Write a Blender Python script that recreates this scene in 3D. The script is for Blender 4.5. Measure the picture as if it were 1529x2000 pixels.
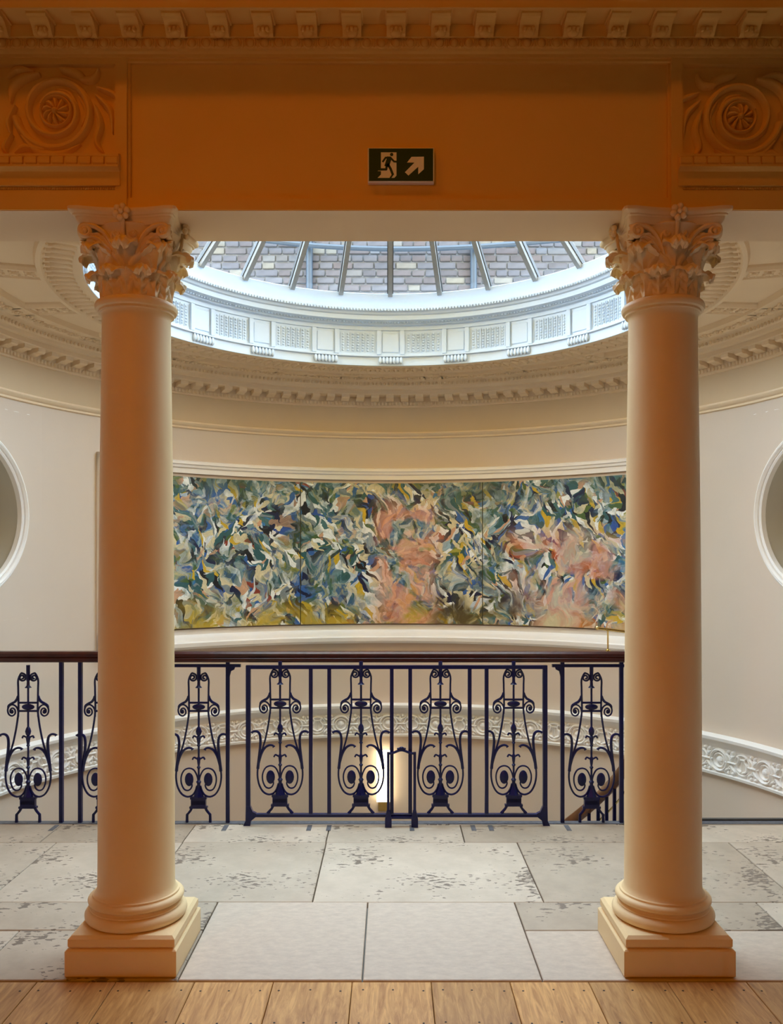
import bpy, math, random
from mathutils import Vector, Matrix
random.seed(7)
PI = math.pi
scene = bpy.context.scene
col = scene.collection
for o in list(bpy.data.objects): bpy.data.objects.remove(o)

# ------------------------------------------------------------------ camera
F = 1700.0                       # focal length in pixels of the 1529x2000 frame
cam = bpy.data.cameras.new('camera'); camo = bpy.data.objects.new('camera', cam)
col.objects.link(camo); scene.camera = camo
camo.location = (0, 0, 1.6); camo.rotation_euler = (PI/2, 0, 0)
cam.sensor_width = 36; cam.sensor_fit = 'AUTO'
cam.lens = F/2000*36; cam.shift_y = 0.05; cam.clip_start = .05

# ------------------------------------------------------------------ light
scene.view_settings.view_transform = 'Standard'
scene.view_settings.look = 'None'
scene.view_settings.gamma = 1
scene.view_settings.use_curve_mapping = False
scene.view_settings.exposure = 0.0
w = bpy.data.worlds.new('sky'); scene.world = w; w.use_nodes = True
bg = w.node_tree.nodes['Background']
bg.inputs[0].default_value = (.66, .83, 1.0, 1); bg.inputs[1].default_value = 16.0
scene.cycles.max_bounces = 5; scene.cycles.diffuse_bounces = 4; scene.cycles.glossy_bounces = 2; scene.cycles.transparent_max_bounces = 12
scene.cycles.caustics_reflective = False; scene.cycles.caustics_refractive = False
scene.cycles.sample_clamp_indirect = 6; scene.cycles.adaptive_threshold = .02

def area_light(name, loc, target, size, power, color, portal=False, shape='DISK'):
    l = bpy.data.lights.new(name, 'AREA'); l.shape = shape; l.size = size; l.energy = power; l.color = color
    o = bpy.data.objects.new(name, l); col.objects.link(o); o.location = loc
    o.rotation_euler = (Vector(target)-Vector(loc)).to_track_quat('-Z', 'Y').to_euler()
    if portal: l.cycles.is_portal = True
    return o
# warm lamps high up under the ceiling of the dim room the camera stands in
WARM = (1.0, .31, .0)
area_light('room_lamp', (-2.4, 1.1, 6.6), (-1.0, 3.6, 1.6), .35, 26, WARM)
area_light('room_lamp', (1.5, 1.0, 6.6), (.9, 3.6, 1.6), .35, 12, WARM)
def spot_light(name, loc, target, angle, power, color, size):
    l = bpy.data.lights.new(name, 'SPOT'); l.energy = power; l.color = color; l.spot_size = math.radians(angle); l.spot_blend = 1; l.shadow_soft_size = size
    o = bpy.data.objects.new(name, l); col.objects.link(o); o.location = loc
    o.rotation_euler = (Vector(target)-Vector(loc)).to_track_quat('-Z', 'Y').to_euler()
    return o
spot_light('gallery_spot', (-1.6, -2.6, 3.4), (-.3, 3.5, 1.2), 58, 285, WARM, .2)
# daylight sampling portal filling the eye of the skylight
area_light('skylight_portal', (0, 5.62, 4.5), (0, 5.62, 0), 4.8, 1, (1, 1, 1), portal=True)

# ------------------------------------------------------------------ materials
def nodes_of(name):
    m = bpy.data.materials.new(name); m.use_nodes = True
    nt = m.node_tree; b = nt.nodes['Principled BSDF']
    return m, nt, b, nt.nodes.new, nt.links.new
def paint(name, c, rough=.55, var=.06, scale=3.0, bump=.0, bscale=40, metallic=0, spec=.5):
    m, nt, b, N, L = nodes_of(name)
    tc = N('ShaderNodeTexCoord'); no = N('ShaderNodeTexNoise'); no.inputs['Scale'].default_value = scale
    no.inputs['Detail'].default_value = 5
    L(tc.outputs['Object'], no.inputs['Vector'])
    r = N('ShaderNodeValToRGB'); e = r.color_ramp.elements
    e[0].position = .3; e[1].position = .7
    e[0].color = (*[x*(1-var) for x in c], 1); e[1].color = (*[min(1, x*(1+var)) for x in c], 1)
    L(no.outputs['Fac'], r.inputs[0]); L(r.outputs[0], b.inputs['Base Color'])
    b.inputs['Roughness'].default_value = rough; b.inputs['Metallic'].default_value = metallic
    b.inputs['Specular IOR Level'].default_value = spec
    if bump:
        n2 = N('ShaderNodeTexNoise'); n2.inputs['Scale'].default_value = bscale; n2.inputs['Detail'].default_value = 4
        L(tc.outputs['Object'], n2.inputs['Vector'])
        bp = N('ShaderNodeBump'); bp.inputs['Strength'].default_value = bump; bp.inputs['Distance'].default_value = .01
        L(n2.outputs['Fac'], bp.inputs['Height']); L(bp.outputs[0], b.inputs['Normal'])
    return m
M = {}
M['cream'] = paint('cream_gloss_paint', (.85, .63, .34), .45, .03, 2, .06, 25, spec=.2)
M['beam'] = paint('lamplit_cream_paint', (.80, .46, .12), .8, .03, 2, .05, 30, spec=.05)  # orange lamplight on the cream beam is put into this colour
M['wall'] = paint('stone_grey_wall_paint', (.70, .565, .435), .75, .02, 1.5, .03, 60)
M['white'] = paint('white_plaster_paint', (.96, .90, .82), .6, .02, 3, .03, 60)
M['band'] = paint('tan_band_paint', (.70, .52, .32), .8, .02, 3, .03, 60)  # ceiling paint without the added bounce light
M['ceil'] = paint('bounce_lit_cream_paint', (.86, .66, .43), .8, .02, 3, .03, 60)  # lighter copy of the band paint, floor bounce light put into the colour
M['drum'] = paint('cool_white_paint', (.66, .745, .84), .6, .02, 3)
M['iron'] = paint('dark_blue_painted_iron', (.003, .004, .062), .34, .15, 30, .05, 90, spec=.35)
M['mahog'] = paint('dark_mahogany', (.045, .006, .002), .28, .35, 14, .05, 60)
M['oakrail'] = paint('brown_oak_rail', (.16, .055, .015), .3, .3, 14)
M['brass'] = paint('polished_brass', (.85, .62, .22), .22, .1, 20, metallic=1)
M['redroom'] = paint('deep_red_gallery_wall', (.11, .045, .02), .8, .05, 2)
M['signbox'] = paint('sign_box_white', (.80, .76, .66), .5, .02, 5)
M['signdark'] = paint('sign_dark_green', (.004, .030, .018), .45, .05, 5)
M['signlight'] = paint('sign_pale_yellow', (.85, .82, .60), .5, .03, 5)
M['steel'] = paint('grey_beige_glazing_bar', (.26, .245, .22), .65, .08, 20)
M['lead'] = paint('grey_lead_inlay', (.10, .10, .11), .55, .3, 40, .3, 60)
M['pipe'] = paint('blue_grey_pipe', (.018, .026, .036), .5, .1, 10)
M['niche'] = paint('niche_buff_paint', (.60, .54, .43), .75, .02, 2)
M['dark'] = paint('dark_kerb_metal', (.06, .055, .05), .5, .2, 20)
M['nail'] = paint('dark_nail', (.03, .015, .008), .6, .1, 60)
M['canvas_edge'] = paint('canvas_edge_green', (.12, .11, .04), .7, .2, 9)
M['step'] = paint('portland_stone_step', (.5, .47, .42), .7, .1, 5)

def tile_mat():
    m, nt, b, N, L = nodes_of('worn_limestone')
    tc = N('ShaderNodeTexCoord'); oi = N('ShaderNodeObjectInfo')
    base = N('ShaderNodeValToRGB'); e = base.color_ramp.elements
    e[0].color = (.43, .335, .235, 1); e[1].color = (.62, .505, .375, 1)
    L(oi.outputs['Random'], base.inputs[0])
    no = N('ShaderNodeTexNoise'); no.inputs['Scale'].default_value = 5; no.inputs['Detail'].default_value = 7; no.inputs['Roughness'].default_value = .65
    L(tc.outputs['Object'], no.inputs['Vector'])
    cr = N('ShaderNodeValToRGB'); cr.color_ramp.elements[0].position = .3; cr.color_ramp.elements[1].position = .72
    cr.color_ramp.elements[0].color = (.80, .78, .75, 1); cr.color_ramp.elements[1].color = (1.06, 1.05, 1.04, 1)
    L(no.outputs['Fac'], cr.inputs[0])
    mx = N('ShaderNodeMix'); mx.data_type = 'RGBA'; mx.blend_type = 'MULTIPLY'; mx.inputs[0].default_value = 1
    L(base.outputs[0], mx.inputs[6]); L(cr.outputs[0], mx.inputs[7])
    # worn pits in clusters
    mp = N('ShaderNodeMapping'); mp.inputs['Scale'].default_value = (24, 48, 40)
    L(tc.outputs['Object'], mp.inputs['Vector'])
    pit = N('ShaderNodeTexNoise'); pit.inputs['Scale'].default_value = 1; pit.inputs['Detail'].default_value = 3
    L(mp.outputs[0], pit.inputs['Vector'])
    cl = N('ShaderNodeTexNoise'); cl.inputs['Scale'].default_value = 2.6; cl.inputs['Detail'].default_value = 2
    L(tc.outputs['Object'], cl.inputs['Vector'])
    ad = N('ShaderNodeMath'); ad.operation = 'MULTIPLY_ADD'; ad.inputs[1].default_value = 1.0
    L(cl.outputs['Fac'], ad.inputs[0]); L(pit.outputs['Fac'], ad.inputs[2])
    th = N('ShaderNodeMapRange'); th.inputs['From Min'].default_value = 1.17; th.inputs['From Max'].default_value = 1.20
    L(ad.outputs[0], th.inputs['Value'])
    m2 = N('ShaderNodeMix'); m2.data_type = 'RGBA'
    L(th.outputs[0], m2.inputs[0]); L(mx.outputs[2], m2.inputs[6]); m2.inputs[7].default_value = (.19, .14, .095, 1)
    L(m2.outputs[2], b.inputs['Base Color'])
    b.inputs['Roughness'].default_value = .5
    bp = N('ShaderNodeBump'); bp.inputs['Strength'].default_value = .5; bp.inputs['Distance'].default_value = .004; bp.invert = True
    L(th.outputs[0], bp.inputs['Height']); L(bp.outputs[0], b.inputs['Normal'])
    return m
M['tile'] = tile_mat()
def smooth_tile():
    m, nt, b, N, L = nodes_of('smooth_new_limestone')
    tc = N('ShaderNodeTexCoord')
    mp = N('ShaderNodeMapping'); mp.inputs['Scale'].default_value = (9, 16, 10); mp.inputs['Rotation'].default_value = (0, 0, .5)
    L(tc.outputs['Object'], mp.inputs['Vector'])
    no = N('ShaderNodeTexNoise'); no.inputs['Scale'].default_value = 2; no.inputs['Detail'].default_value = 9; no.inputs['Roughness'].default_value = .7
    L(mp.outputs[0], no.inputs['Vector'])
    cr = N('ShaderNodeValToRGB'); e = cr.color_ramp.elements
    e[0].position = .3; e[1].position = .7; e[0].color = (.48, .375, .275, 1); e[1].color = (.63, .505, .375, 1)
    L(no.outputs['Fac'], cr.inputs[0]); L(cr.outputs[0], b.inputs['Base Color'])
    b.inputs['Roughness'].default_value = .45
    return m
M['tile_new'] = smooth_tile()
def wood_mat():
    m, nt, b, N, L = nodes_of('oak_floor_board')
    tc = N('ShaderNodeTexCoord'); oi = N('ShaderNodeObjectInfo')
    va = N('ShaderNodeVectorMath'); va.operation = 'ADD'
    sc_ = N('ShaderNodeMath'); sc_.operation = 'MULTIPLY'; sc_.inputs[1].default_value = 37
    L(oi.outputs['Random'], sc_.inputs[0]); cb = N('ShaderNodeCombineXYZ'); L(sc_.outputs[0], cb.inputs[0]); L(sc_.outputs[0], cb.inputs[1])
    L(tc.outputs['Object'], va.inputs[0]); L(cb.outputs[0], va.inputs[1])
    mp = N('ShaderNodeMapping'); mp.inputs['Scale'].default_value = (16, 1.6, 16); L(va.outputs[0], mp.inputs['Vector'])
    no = N('ShaderNodeTexNoise'); no.inputs['Scale'].default_value = 2.2; no.inputs['Detail'].default_value = 8; no.inputs['Distortion'].default_value = 1.6
    no.inputs['Roughness'].default_value = .65
    L(mp.outputs[0], no.inputs['Vector'])
    cr = N('ShaderNodeValToRGB'); e = cr.color_ramp.elements
    e[0].position = .32; e[1].position = .66; e[0].color = (.38, .165, .042, 1); e[1].color = (.70, .38, .125, 1)
    L(no.outputs['Fac'], cr.inputs[0])
    tn = N('ShaderNodeMapRange'); tn.inputs['To Min'].default_value = .8; tn.inputs['To Max'].default_value = 1.12
    L(oi.outputs['Random'], tn.inputs['Value'])
    mx = N('ShaderNodeMix'); mx.data_type = 'RGBA'; mx.blend_type = 'MULTIPLY'; mx.inputs[0].default_value = 1
    L(cr.outputs[0], mx.inputs[6]); L(tn.outputs[0], mx.inputs[7]); L(mx.outputs[2], b.inputs['Base Color'])
    b.inputs['Roughness'].default_value = .38
    return m
M['wood'] = wood_mat()
def brick_mat():
    m, nt, b, N, L = nodes_of('old_stock_brick')
    oi = N('ShaderNodeObjectInfo'); tc = N('ShaderNodeTexCoord')
    cr = N('ShaderNodeValToRGB'); e = cr.color_ramp.elements
    e[0].color = (.062, .056, .060, 1); e[1].color = (.095, .095, .105, 1)
    for p, c in ((.25, (.085, .064, .060, 1)), (.5, (.090, .082, .086, 1)), (.8, (.075, .070, .078, 1)), (.95, (.15, .13, .10, 1))):
        x = e.new(p); x.color = c
    L(oi.outputs['Random'], cr.inputs[0])
    no = N('ShaderNodeTexNoise'); no.inputs['Scale'].default_value = 22; no.inputs['Detail'].default_value = 6
    L(tc.outputs['Object'], no.inputs['Vector'])
    mr = N('ShaderNodeMapRange'); mr.inputs['To Min'].default_value = .45; mr.inputs['To Max'].default_value = 1.1
    L(no.outputs['Fac'], mr.inputs['Value'])
    mx = N('ShaderNodeMix'); mx.data_type = 'RGBA'; mx.blend_type = 'MULTIPLY'; mx.inputs[0].default_value = 1
    L(cr.outputs[0], mx.inputs[6]); L(mr.outputs[0], mx.inputs[7]); L(mx.outputs[2], b.inputs['Base Color'])
    b.inputs['Roughness'].default_value = .9
    return m
M['brick'] = brick_mat()
def brickwall_mat():
    m, nt, b, N, L = nodes_of('brick_wall_with_pale_mortar')
    tc = N('ShaderNodeTexCoord'); mp = N('ShaderNodeMapping'); mp.inputs['Rotation'].default_value = (PI/2, 0, 0)
    L(tc.outputs['Object'], mp.inputs['Vector'])
    br = N('ShaderNodeTexBrick'); br.inputs['Scale'].default_value = 1; br.inputs['Brick Width'].default_value = .22; br.inputs['Row Height'].default_value = .079
    br.inputs['Mortar Size'].default_value = .006
    br.inputs['Color1'].default_value = (.08, .065, .062, 1); br.inputs['Color2'].default_value = (.095, .085, .085, 1); br.inputs['Mortar'].default_value = (.2, .2, .2, 1)
    L(mp.outputs[0], br.inputs['Vector']); L(br.outputs['Color'], b.inputs['Base Color']); b.inputs['Roughness'].default_value = .9
    return m
M['brickwall'] = brickwall_mat()
M['mortar'] = paint('grey_lime_mortar', (.17, .17, .175), .9, .15, 30)
def glass_mat():
    m, nt, b, N, L = nodes_of('skylight_glass'); nt.nodes.remove(b)
    out = nt.nodes['Material Output']
    t = N('ShaderNodeBsdfTransparent'); t.inputs[0].default_value = (.90, .95, .98, 1)
    g = N('ShaderNodeBsdfGlossy'); g.inputs['Roughness'].default_value = .03
    fr = N('ShaderNodeFresnel'); fr.inputs[0].default_value = 1.5
    mx = N('ShaderNodeMixShader'); L(fr.outputs[0], mx.inputs[0]); L(t.outputs[0], mx.inputs[1]); L(g.outputs[0], mx.inputs[2])
    L(mx.outputs[0], out.inputs['Surface'])
    return m
M['glass'] = glass_mat()
def emit(name, c, s):
    m, nt, b, N, L = nodes_of(name)
    b.inputs['Base Color'].default_value = (.9, .88, .8, 1)
    b.inputs['Emission Color'].default_value = (*c, 1); b.inputs['Emission Strength'].default_value = s
    return m
M['lamp'] = emit('lamp_diffuser', (1, .86, .58), 5)

def painting_mat():
    # generic abstract stand-in: swirling oil-like strokes in the colours of the canvases
    m, nt, b, N, L = nodes_of('abstract_oil_paint')
    uv = N('ShaderNodeUVMap'); uv.uv_map = 'UVMap'
    def noise(vec, scale, detail=4, rough=.55, dist=0.):
        n = N('ShaderNodeTexNoise'); n.noise_dimensions = '3D'
        n.inputs['Scale'].default_value = scale; n.inputs['Detail'].default_value = detail
        n.inputs['Roughness'].default_value = rough; n.inputs['Distortion'].default_value = dist
        L(vec, n.inputs['Vector']); return n
    def vmath(op, a, bb):
        v = N('ShaderNodeVectorMath'); v.operation = op
        L(a, v.inputs[0])
        if isinstance(bb, tuple): v.inputs[1].default_value = bb
        else: L(bb, v.inputs[1])
        return v.outputs[0]
    def warp(vec, scale, amt, off):
        n = noise(vmath('ADD', vec, off), scale, 2)
        d = vmath('SUBTRACT', n.outputs['Color'], (.5, .5, .5))
        return vmath('ADD', vec, vmath('MULTIPLY', d, (amt, amt, amt)))
    v1 = warp(uv.outputs[0], 2.0, .34, (0, 0, 0)); v2 = warp(warp(v1, 5, .16, (4, 2, 0)), 16, .05, (7, 1, 0))
    def ramp(fac, cols, interp='LINEAR'):
        r = N('ShaderNodeValToRGB'); r.color_ramp.interpolation = interp; e = r.color_ramp.elements
        while len(e) > 1: e.remove(e[-1])
        e[0].position, e[0].color = cols[0][0], (*cols[0][1], 1)
        for p, c in cols[1:]: x = e.new(p); x.color = (*c, 1)
        L(fac, r.inputs[0]); return r.outputs[0]
    def mix(fac, a, bb, blend='MIX'):
        x = N('ShaderNodeMix'); x.data_type = 'RGBA'; x.blend_type = blend
        if isinstance(fac, float): x.inputs[0].default_value = fac
        else: L(fac, x.inputs[0])
        L(a, x.inputs[6])
        if isinstance(bb, tuple): x.inputs[7].default_value = (*bb, 1)
        else: L(bb, x.inputs[7])
        return x.outputs[2]
    def step(fac, a, bb):
        r = N('ShaderNodeMapRange'); r.interpolation_type = 'SMOOTHSTEP'
        r.inputs['From Min'].default_value = a; r.inputs['From Max'].default_value = bb
        L(fac, r.inputs['Value']); return r.outputs[0]
    def mul(a, bb):
        x = N('ShaderNodeMath'); x.operation = 'MULTIPLY'; L(a, x.inputs[0])
        if isinstance(bb, float): x.inputs[1].default_value = bb
        else: L(bb, x.inputs[1])
        return x.outputs[0]
    teal, blue, navy, green = (.05, .14, .15), (.06, .16, .38), (.015, .025, .08), (.12, .17, .035)
    cream, white, grey = (.60, .55, .38), (.72, .74, .72), (.24, .28, .29)
    flesh, red, ochre, black = (.62, .32, .20), (.28, .07, .04), (.55, .40, .04), (.015, .015, .018)
    n1 = noise(v2, 3.6, 5, .6, .8); n2 = noise(vmath('ADD', v2, (11, 5, 0)), 9, 5, .65, 1.0)
    def dabs(rot, sx_, sy_, off, pal):
        """brush dabs: stretched cells, each with its own colour from the palette"""
        mp = N('ShaderNodeMapping'); mp.vector_type = 'TEXTURE'; mp.inputs['Rotation'].default_value = (0, 0, rot); mp.inputs['Scale'].default_value = (1/sx_, 1/sy_, 1); mp.inputs['Location'].default_value = off
        L(v2, mp.inputs['Vector'])
        vo = N('ShaderNodeTexVoronoi'); vo.voronoi_dimensions = '2D'; vo.inputs['Scale'].default_value = 1; vo.inputs['Randomness'].default_value = 1
        L(mp.outputs[0], vo.inputs['Vector'])
        sp_ = N('ShaderNodeSeparateColor'); L(vo.outputs['Color'], sp_.inputs[0])
        streak = N('ShaderNodeMapping'); streak.inputs['Scale'].default_value = (2.5, 9, 1); L(mp.outputs[0], streak.inputs['Vector'])
        st_ = noise(streak.outputs[0], 1.0, 3, .6, .3)
        sh = N('ShaderNodeMapRange'); sh.inputs['To Min'].default_value = .55; sh.inputs['To Max'].default_value = 1.5; L(st_.outputs['Fac'], sh.inputs['Value'])
        n_ = len(pal); col_ = ramp(sp_.outputs[0], [(i/n_, c) for i, c in enumerate(pal)], 'CONSTANT')
        return mix(1.0, col_, sh.outputs[0], 'MULTIPLY'), sp_.outputs[1]
    A, _ = dabs(.5, 3.0, 6, (0, 0, 0), [teal, grey, (.10, .22, .28), blue, green, cream, (.20, .30, .32), navy, (.34, .24, .18), (.30, .42, .46)])
    layers = [(1.4, 5, 12, (3, 7, 0), [white, blue, cream, black, teal, grey, (.42, .50, .56), green, (.06, .22, .42), ochre, white, navy], .48),
              (-.5, 6, 17, (8, 1, 0), [teal, cream, (.10, .16, .05), blue, (.50, .56, .60), red, grey, teal, white, (.36, .34, .08)], .55),
              (2.3, 7, 22, (1, 5, 0), [white, black, cream, (.05, .12, .34), (.3, .36, .38), white, grey, teal, navy], .55),
              (.9, 9, 30, (5, 3, 0), [white, (.05, .06, .07), cream, teal, (.55, .36, .24), blue, (.6, .62, .62)], .66),
              (-1.0, 9, 32, (2, 9, 0), [black, white, (.10, .2, .2), ochre, navy, cream, grey], .70)]
    c = A
    for (rot, sx_, sy_, off, pal, thr) in layers:
        q, mk = dabs(rot, sx_, sy_, off, pal); c = mix(step(mk, thr, thr+.03), c, q)
    swirl = ramp(n1.outputs['Fac'], [(.26, navy), (.34, teal), (.40, grey), (.44, green), (.48, teal), (.52, (.30, .42, .46)), (.56, cream), (.60, blue), (.66, grey), (.74, white)])
    msk = noise(vmath('ADD', v1, (3, 17, 0)), 4.5, 4)
    c = mix(mul(step(msk.outputs['Fac'], .44, .60), .6), c, swirl)
    # broad colour areas of the composition
    sp = N('ShaderNodeSeparateXYZ'); L(v1, sp.inputs[0]); X, Y = sp.outputs[0], sp.outputs[1]
    big = noise(vmath('ADD', v1, (30, 3, 0)), 2.4, 4, .6, 1)
    bl = step(big.outputs['Fac'], .40, .56)
    low = step(Y, .30, .02)
    c = mix(mul(mul(low, bl), .85), c, ochre)
    top = step(Y, 1.10, 1.36)
    c = mix(mul(mul(top, bl), .7), c, (.07, .12, .06))
    def band(a, a2, b1, b2):
        return mul(step(X, a, a2), step(X, b2, b1))
    mid = mul(band(-.25, -.05, .30, .52), step(Y, 1.22, 1.0))
    fl = ramp(n2.outputs['Fac'], [(.3, (.30, .12, .07)), (.42, flesh), (.55, (.66, .40, .30)), (.7, (.70, .52, .36))])
    c = mix(mul(mul(mid, step(msk.outputs['Fac'], .60, .46)), .8), c, fl)
    rgt = mul(band(1.0, 1.25, 2.1, 2.4), step(Y, .95, .7))
    c = mix(mul(mul(rgt, bl), .75), c, ramp(n1.outputs['Fac'], [(.35, (.55, .16, .03)), (.5, (.62, .36, .30)), (.65, (.62, .56, .42))]))
    dk = mul(band(.25, .5, 1.2, 1.5), mul(step(Y, .42, .2), bl))
    c = mix(mul(dk, .8), c, (.05, .04, .03))
    bc = N('ShaderNodeGamma'); bc.inputs[1].default_value = 1.3; L(c, bc.inputs[0])
    gn = mix(1.0, bc.outputs[0], (1.35, 1.35, 1.35), 'MULTIPLY')
    L(gn, b.inputs['Base Color']); b.inputs['Roughness'].default_value = .42
    bp = N('ShaderNodeBump'); bp.inputs['Strength'].default_value = .25; bp.inputs['Distance'].default_value = .004
    L(n2.outputs['Fac'], bp.inputs['Height']); L(bp.outputs[0], b.inputs['Normal'])
    return m
M['painting'] = painting_mat()

# ------------------------------------------------------------------ mesh helpers
class MB:
    def __init__(s): s.v = []; s.f = []
    def quad_grid(s, rows, close_u=False, close_v=False):
        """rows: list of equal-length point lists"""
        b = len(s.v); n = len(rows[0])
        for r in rows: s.v += [tuple(p) for p in r]
        R = len(rows)
        for i in range(R if close_v else R-1):
            for j in range(n if close_u else n-1):
                i2 = (i+1) % R; j2 = (j+1) % n
                s.f.append((b+i*n+j, b+i*n+j2, b+i2*n+j2, b+i2*n+j))
        return s
    def cap(s, pts):
        b = len(s.v); s.v += [tuple(p) for p in pts]; s.f.append(tuple(range(b, b+len(pts)))); return s
    def box(s, x0, x1, y0, y1, z0, z1, bev=0):
        b = len(s.v)
        if not bev:
            s.v += [(x, y, z) for z in (z0, z1) for y in (y0, y1) for x in (x0, x1)]
            s.f += [tuple(b+i for i in q) for q in ((0, 2, 3, 1), (4, 5, 7, 6), (0, 1, 5, 4), (2, 6, 7, 3), (0, 4, 6, 2), (1, 3, 7, 5))]
        else:
            def ring(k, z): return [(x0+k, y0+k, z), (x1-k, y0+k, z), (x1-k, y1-k, z), (x0+k, y1-k, z)]
            rows = [ring(bev, z0), ring(0, z0+bev), ring(0, z1-bev), ring(bev, z1)]
            s.quad_grid(rows, close_u=True); s.cap(rows[-1]); s.cap(rows[0][::-1])
        return s
    def lathe(s, prof, n=32, c=(0, 0, 0), cap=True):
        rows = [[(c[0]+r*math.cos(2*PI*k/n), c[1]+r*math.sin(2*PI*k/n), c[2]+z) for k in range(n)] for r, z in prof]
        s.quad_grid(rows, close_u=True)
        if cap: s.cap(rows[-1]); s.cap(rows[0][::-1])
        return s
    def tube(s, pts, rad, n=6, cap=True, up=None, flat=1.0):
        P = [Vector(p) for p in pts]; R = rad if isinstance(rad, (list, tuple)) else [rad]*len(P)
        rows = []; ref = Vector(up) if up else Vector((0, 1, 0))
        for i, p in enumerate(P):
            d = (P[min(i+1, len(P)-1)]-P[max(i-1, 0)])
            if d.length < 1e-9: d = Vector((0, 0, 1))
            d.normalize()
            a = ref - d*ref.dot(d)
            if a.length < 1e-3: a = Vector((1, 0, 0)) - d*d.x
            a.normalize(); bb = d.cross(a)
            rows.append([p + (a*math.cos(2*PI*k/n)*flat + bb*math.sin(2*PI*k/n))*R[i] for k in range(n)])
        s.quad_grid(rows, close_u=True)
        if cap: s.cap(rows[-1]); s.cap(rows[0][::-1])
        return s
    def ball(s, c, r, n=8, m=6):
        r = r if isinstance(r, tuple) else (r, r, r)
        rows = [[(c[0]+r[0]*math.sin(PI*(i+.02*(i == 0)-.02*(i == m))/m)*math.cos(2*PI*k/n), c[1]+r[1]*math.sin(PI*(i+.02*(i == 0)-.02*(i == m))/m)*math.sin(2*PI*k/n), c[2]-r[2]*math.cos(PI*i/m)) for k in range(n)] for i in range(m+1)]
        s.quad_grid(rows, close_u=True); s.cap(rows[0][::-1]); s.cap(rows[-1]); return s
    def prism(s, pts, y0, y1):
        """polygon in x,z extruded along y"""
        a = [(x, y0, z) for x, z in pts]; b = [(x, y1, z) for x, z in pts]
        s.quad_grid([a, b], close_u=True); s.cap(a[::-1]); s.cap(b); return s
    def relief(s, pts, wd, ht, y=0.0):
        """half-round ribbon along a 2-D path (x,z), proud towards -y"""
        P = [Vector((p[0], p[1])) for p in pts]; n = len(P)
        wd = wd if isinstance(wd, (list, tuple)) else [wd]*n; ht = ht if isinstance(ht, (list, tuple)) else [ht]*n
        rows = []
        for i, p in enumerate(P):
            d = P[min(i+1, n-1)]-P[max(i-1, 0)]
            d = d.normalized() if d.length > 1e-9 else Vector((1, 0))
            q = Vector((-d.y, d.x))
            rows.append([(p.x+q.x*wd[i]*a, y-ht[i]*h, p.y+q.y*wd[i]*a) for a, h in ((-1, -.05), (-.75, .65), (-.25, 1), (.25, 1), (.75, .65), (1, -.05))])
        s.quad_grid(rows); s.cap(rows[0]); s.cap(rows[-1][::-1]); return s
    def dome(s, c, r, h, n=16, m=4):
        """flattened dome proud towards -y at (x,z)"""
        rows = [[(c[0]+r*math.cos(PI/2*i/m)*math.cos(2*PI*k/n), c[2] - h*math.sin(PI/2*i/m) if len(c) > 2 else -h*math.sin(PI/2*i/m), c[1]+r*math.cos(PI/2*i/m)*math.sin(2*PI*k/n)) for k in range(n)] for i in range(m)]
        s.quad_grid(rows, close_u=True)
        y = (c[2] if len(c) > 2 else 0)-h
        s.cap([(c[0]+r*.15*math.cos(2*PI*k/n), y, c[1]+r*.15*math.sin(2*PI*k/n)) for k in range(n)]); 
        s.quad_grid([rows[-1], [(c[0]+r*.15*math.cos(2*PI*k/n), y, c[1]+r*.15*math.sin(2*PI*k/n)) for k in range(n)]], close_u=True)
        return s
    def ring(s, c, r, wd, ht, n=24, y=0.0):
        """half-round ring in x,z proud towards -y"""
        rows = [[(c[0]+(r+wd*a)*math.cos(2*PI*k/n), y-ht*h, c[1]+(r+wd*a)*math.sin(2*PI*k/n)) for a, h in ((-1, -.05), (-.7, .7), (0, 1), (.7, .7), (1, -.05))] for k in range(n)]
        s.quad_grid(rows, close_v=True); return s
    def mesh(s, name, mat, smooth=40, uv=None):
        me = bpy.data.meshes.new(name); me.from_pydata(s.v, [], s.f); me.update()
        if smooth: me.shade_smooth(); me.set_sharp_from_angle(angle=math.radians(smooth))
        if uv:
            l = me.uv_layers.new(name='UVMap')
            for lp in me.loops: l.data[lp.index].uv = uv[lp.vertex_index]
        me.materials.append(M[mat] if isinstance(mat, str) else mat)
        return me
    def obj(s, name, mat, parent=None, loc=(0, 0, 0), rz=0, smooth=40, uv=None):
        return link(name, s.mesh(name, mat, smooth, uv), parent, loc, rz)
def link(name, me, parent=None, loc=(0, 0, 0), rz=0):
    o = bpy.data.objects.new(name, me); col.objects.link(o); o.parent = parent; o.location = loc; o.rotation_euler = (0, 0, rz); return o
def empty(name, loc=(0, 0, 0), rz=0):
    o = bpy.data.objects.new(name, None); col.objects.link(o); o.location = loc; o.rotation_euler = (0, 0, rz); o.empty_display_size = .1; return o
def tag(o, label, cat=None, group=None, kind=None):
    o['label'] = label
    if cat: o['category'] = cat
    if group: o['group'] = group
    if kind: o['kind'] = kind
    return o
def struct(o, label): o['kind'] = 'structure'; o['label'] = label; return o
def stuff(o): o['kind'] = 'stuff'; return o
def crom(pts, k=6):
    """Catmull-Rom through points of any dimension"""
    P = [Vector(p) for p in pts]; out = []
    for i in range(len(P)-1):
        a, b, c, d = P[max(i-1, 0)], P[i], P[i+1], P[min(i+2, len(P)-1)]
        for j in range(k):
            t = j/k
            out.append(.5*((2*b)+(c-a)*t+(2*a-5*b+4*c-d)*t*t+(3*b-a-3*c+d)*t**3))
    out.append(P[-1]); return out

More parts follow.
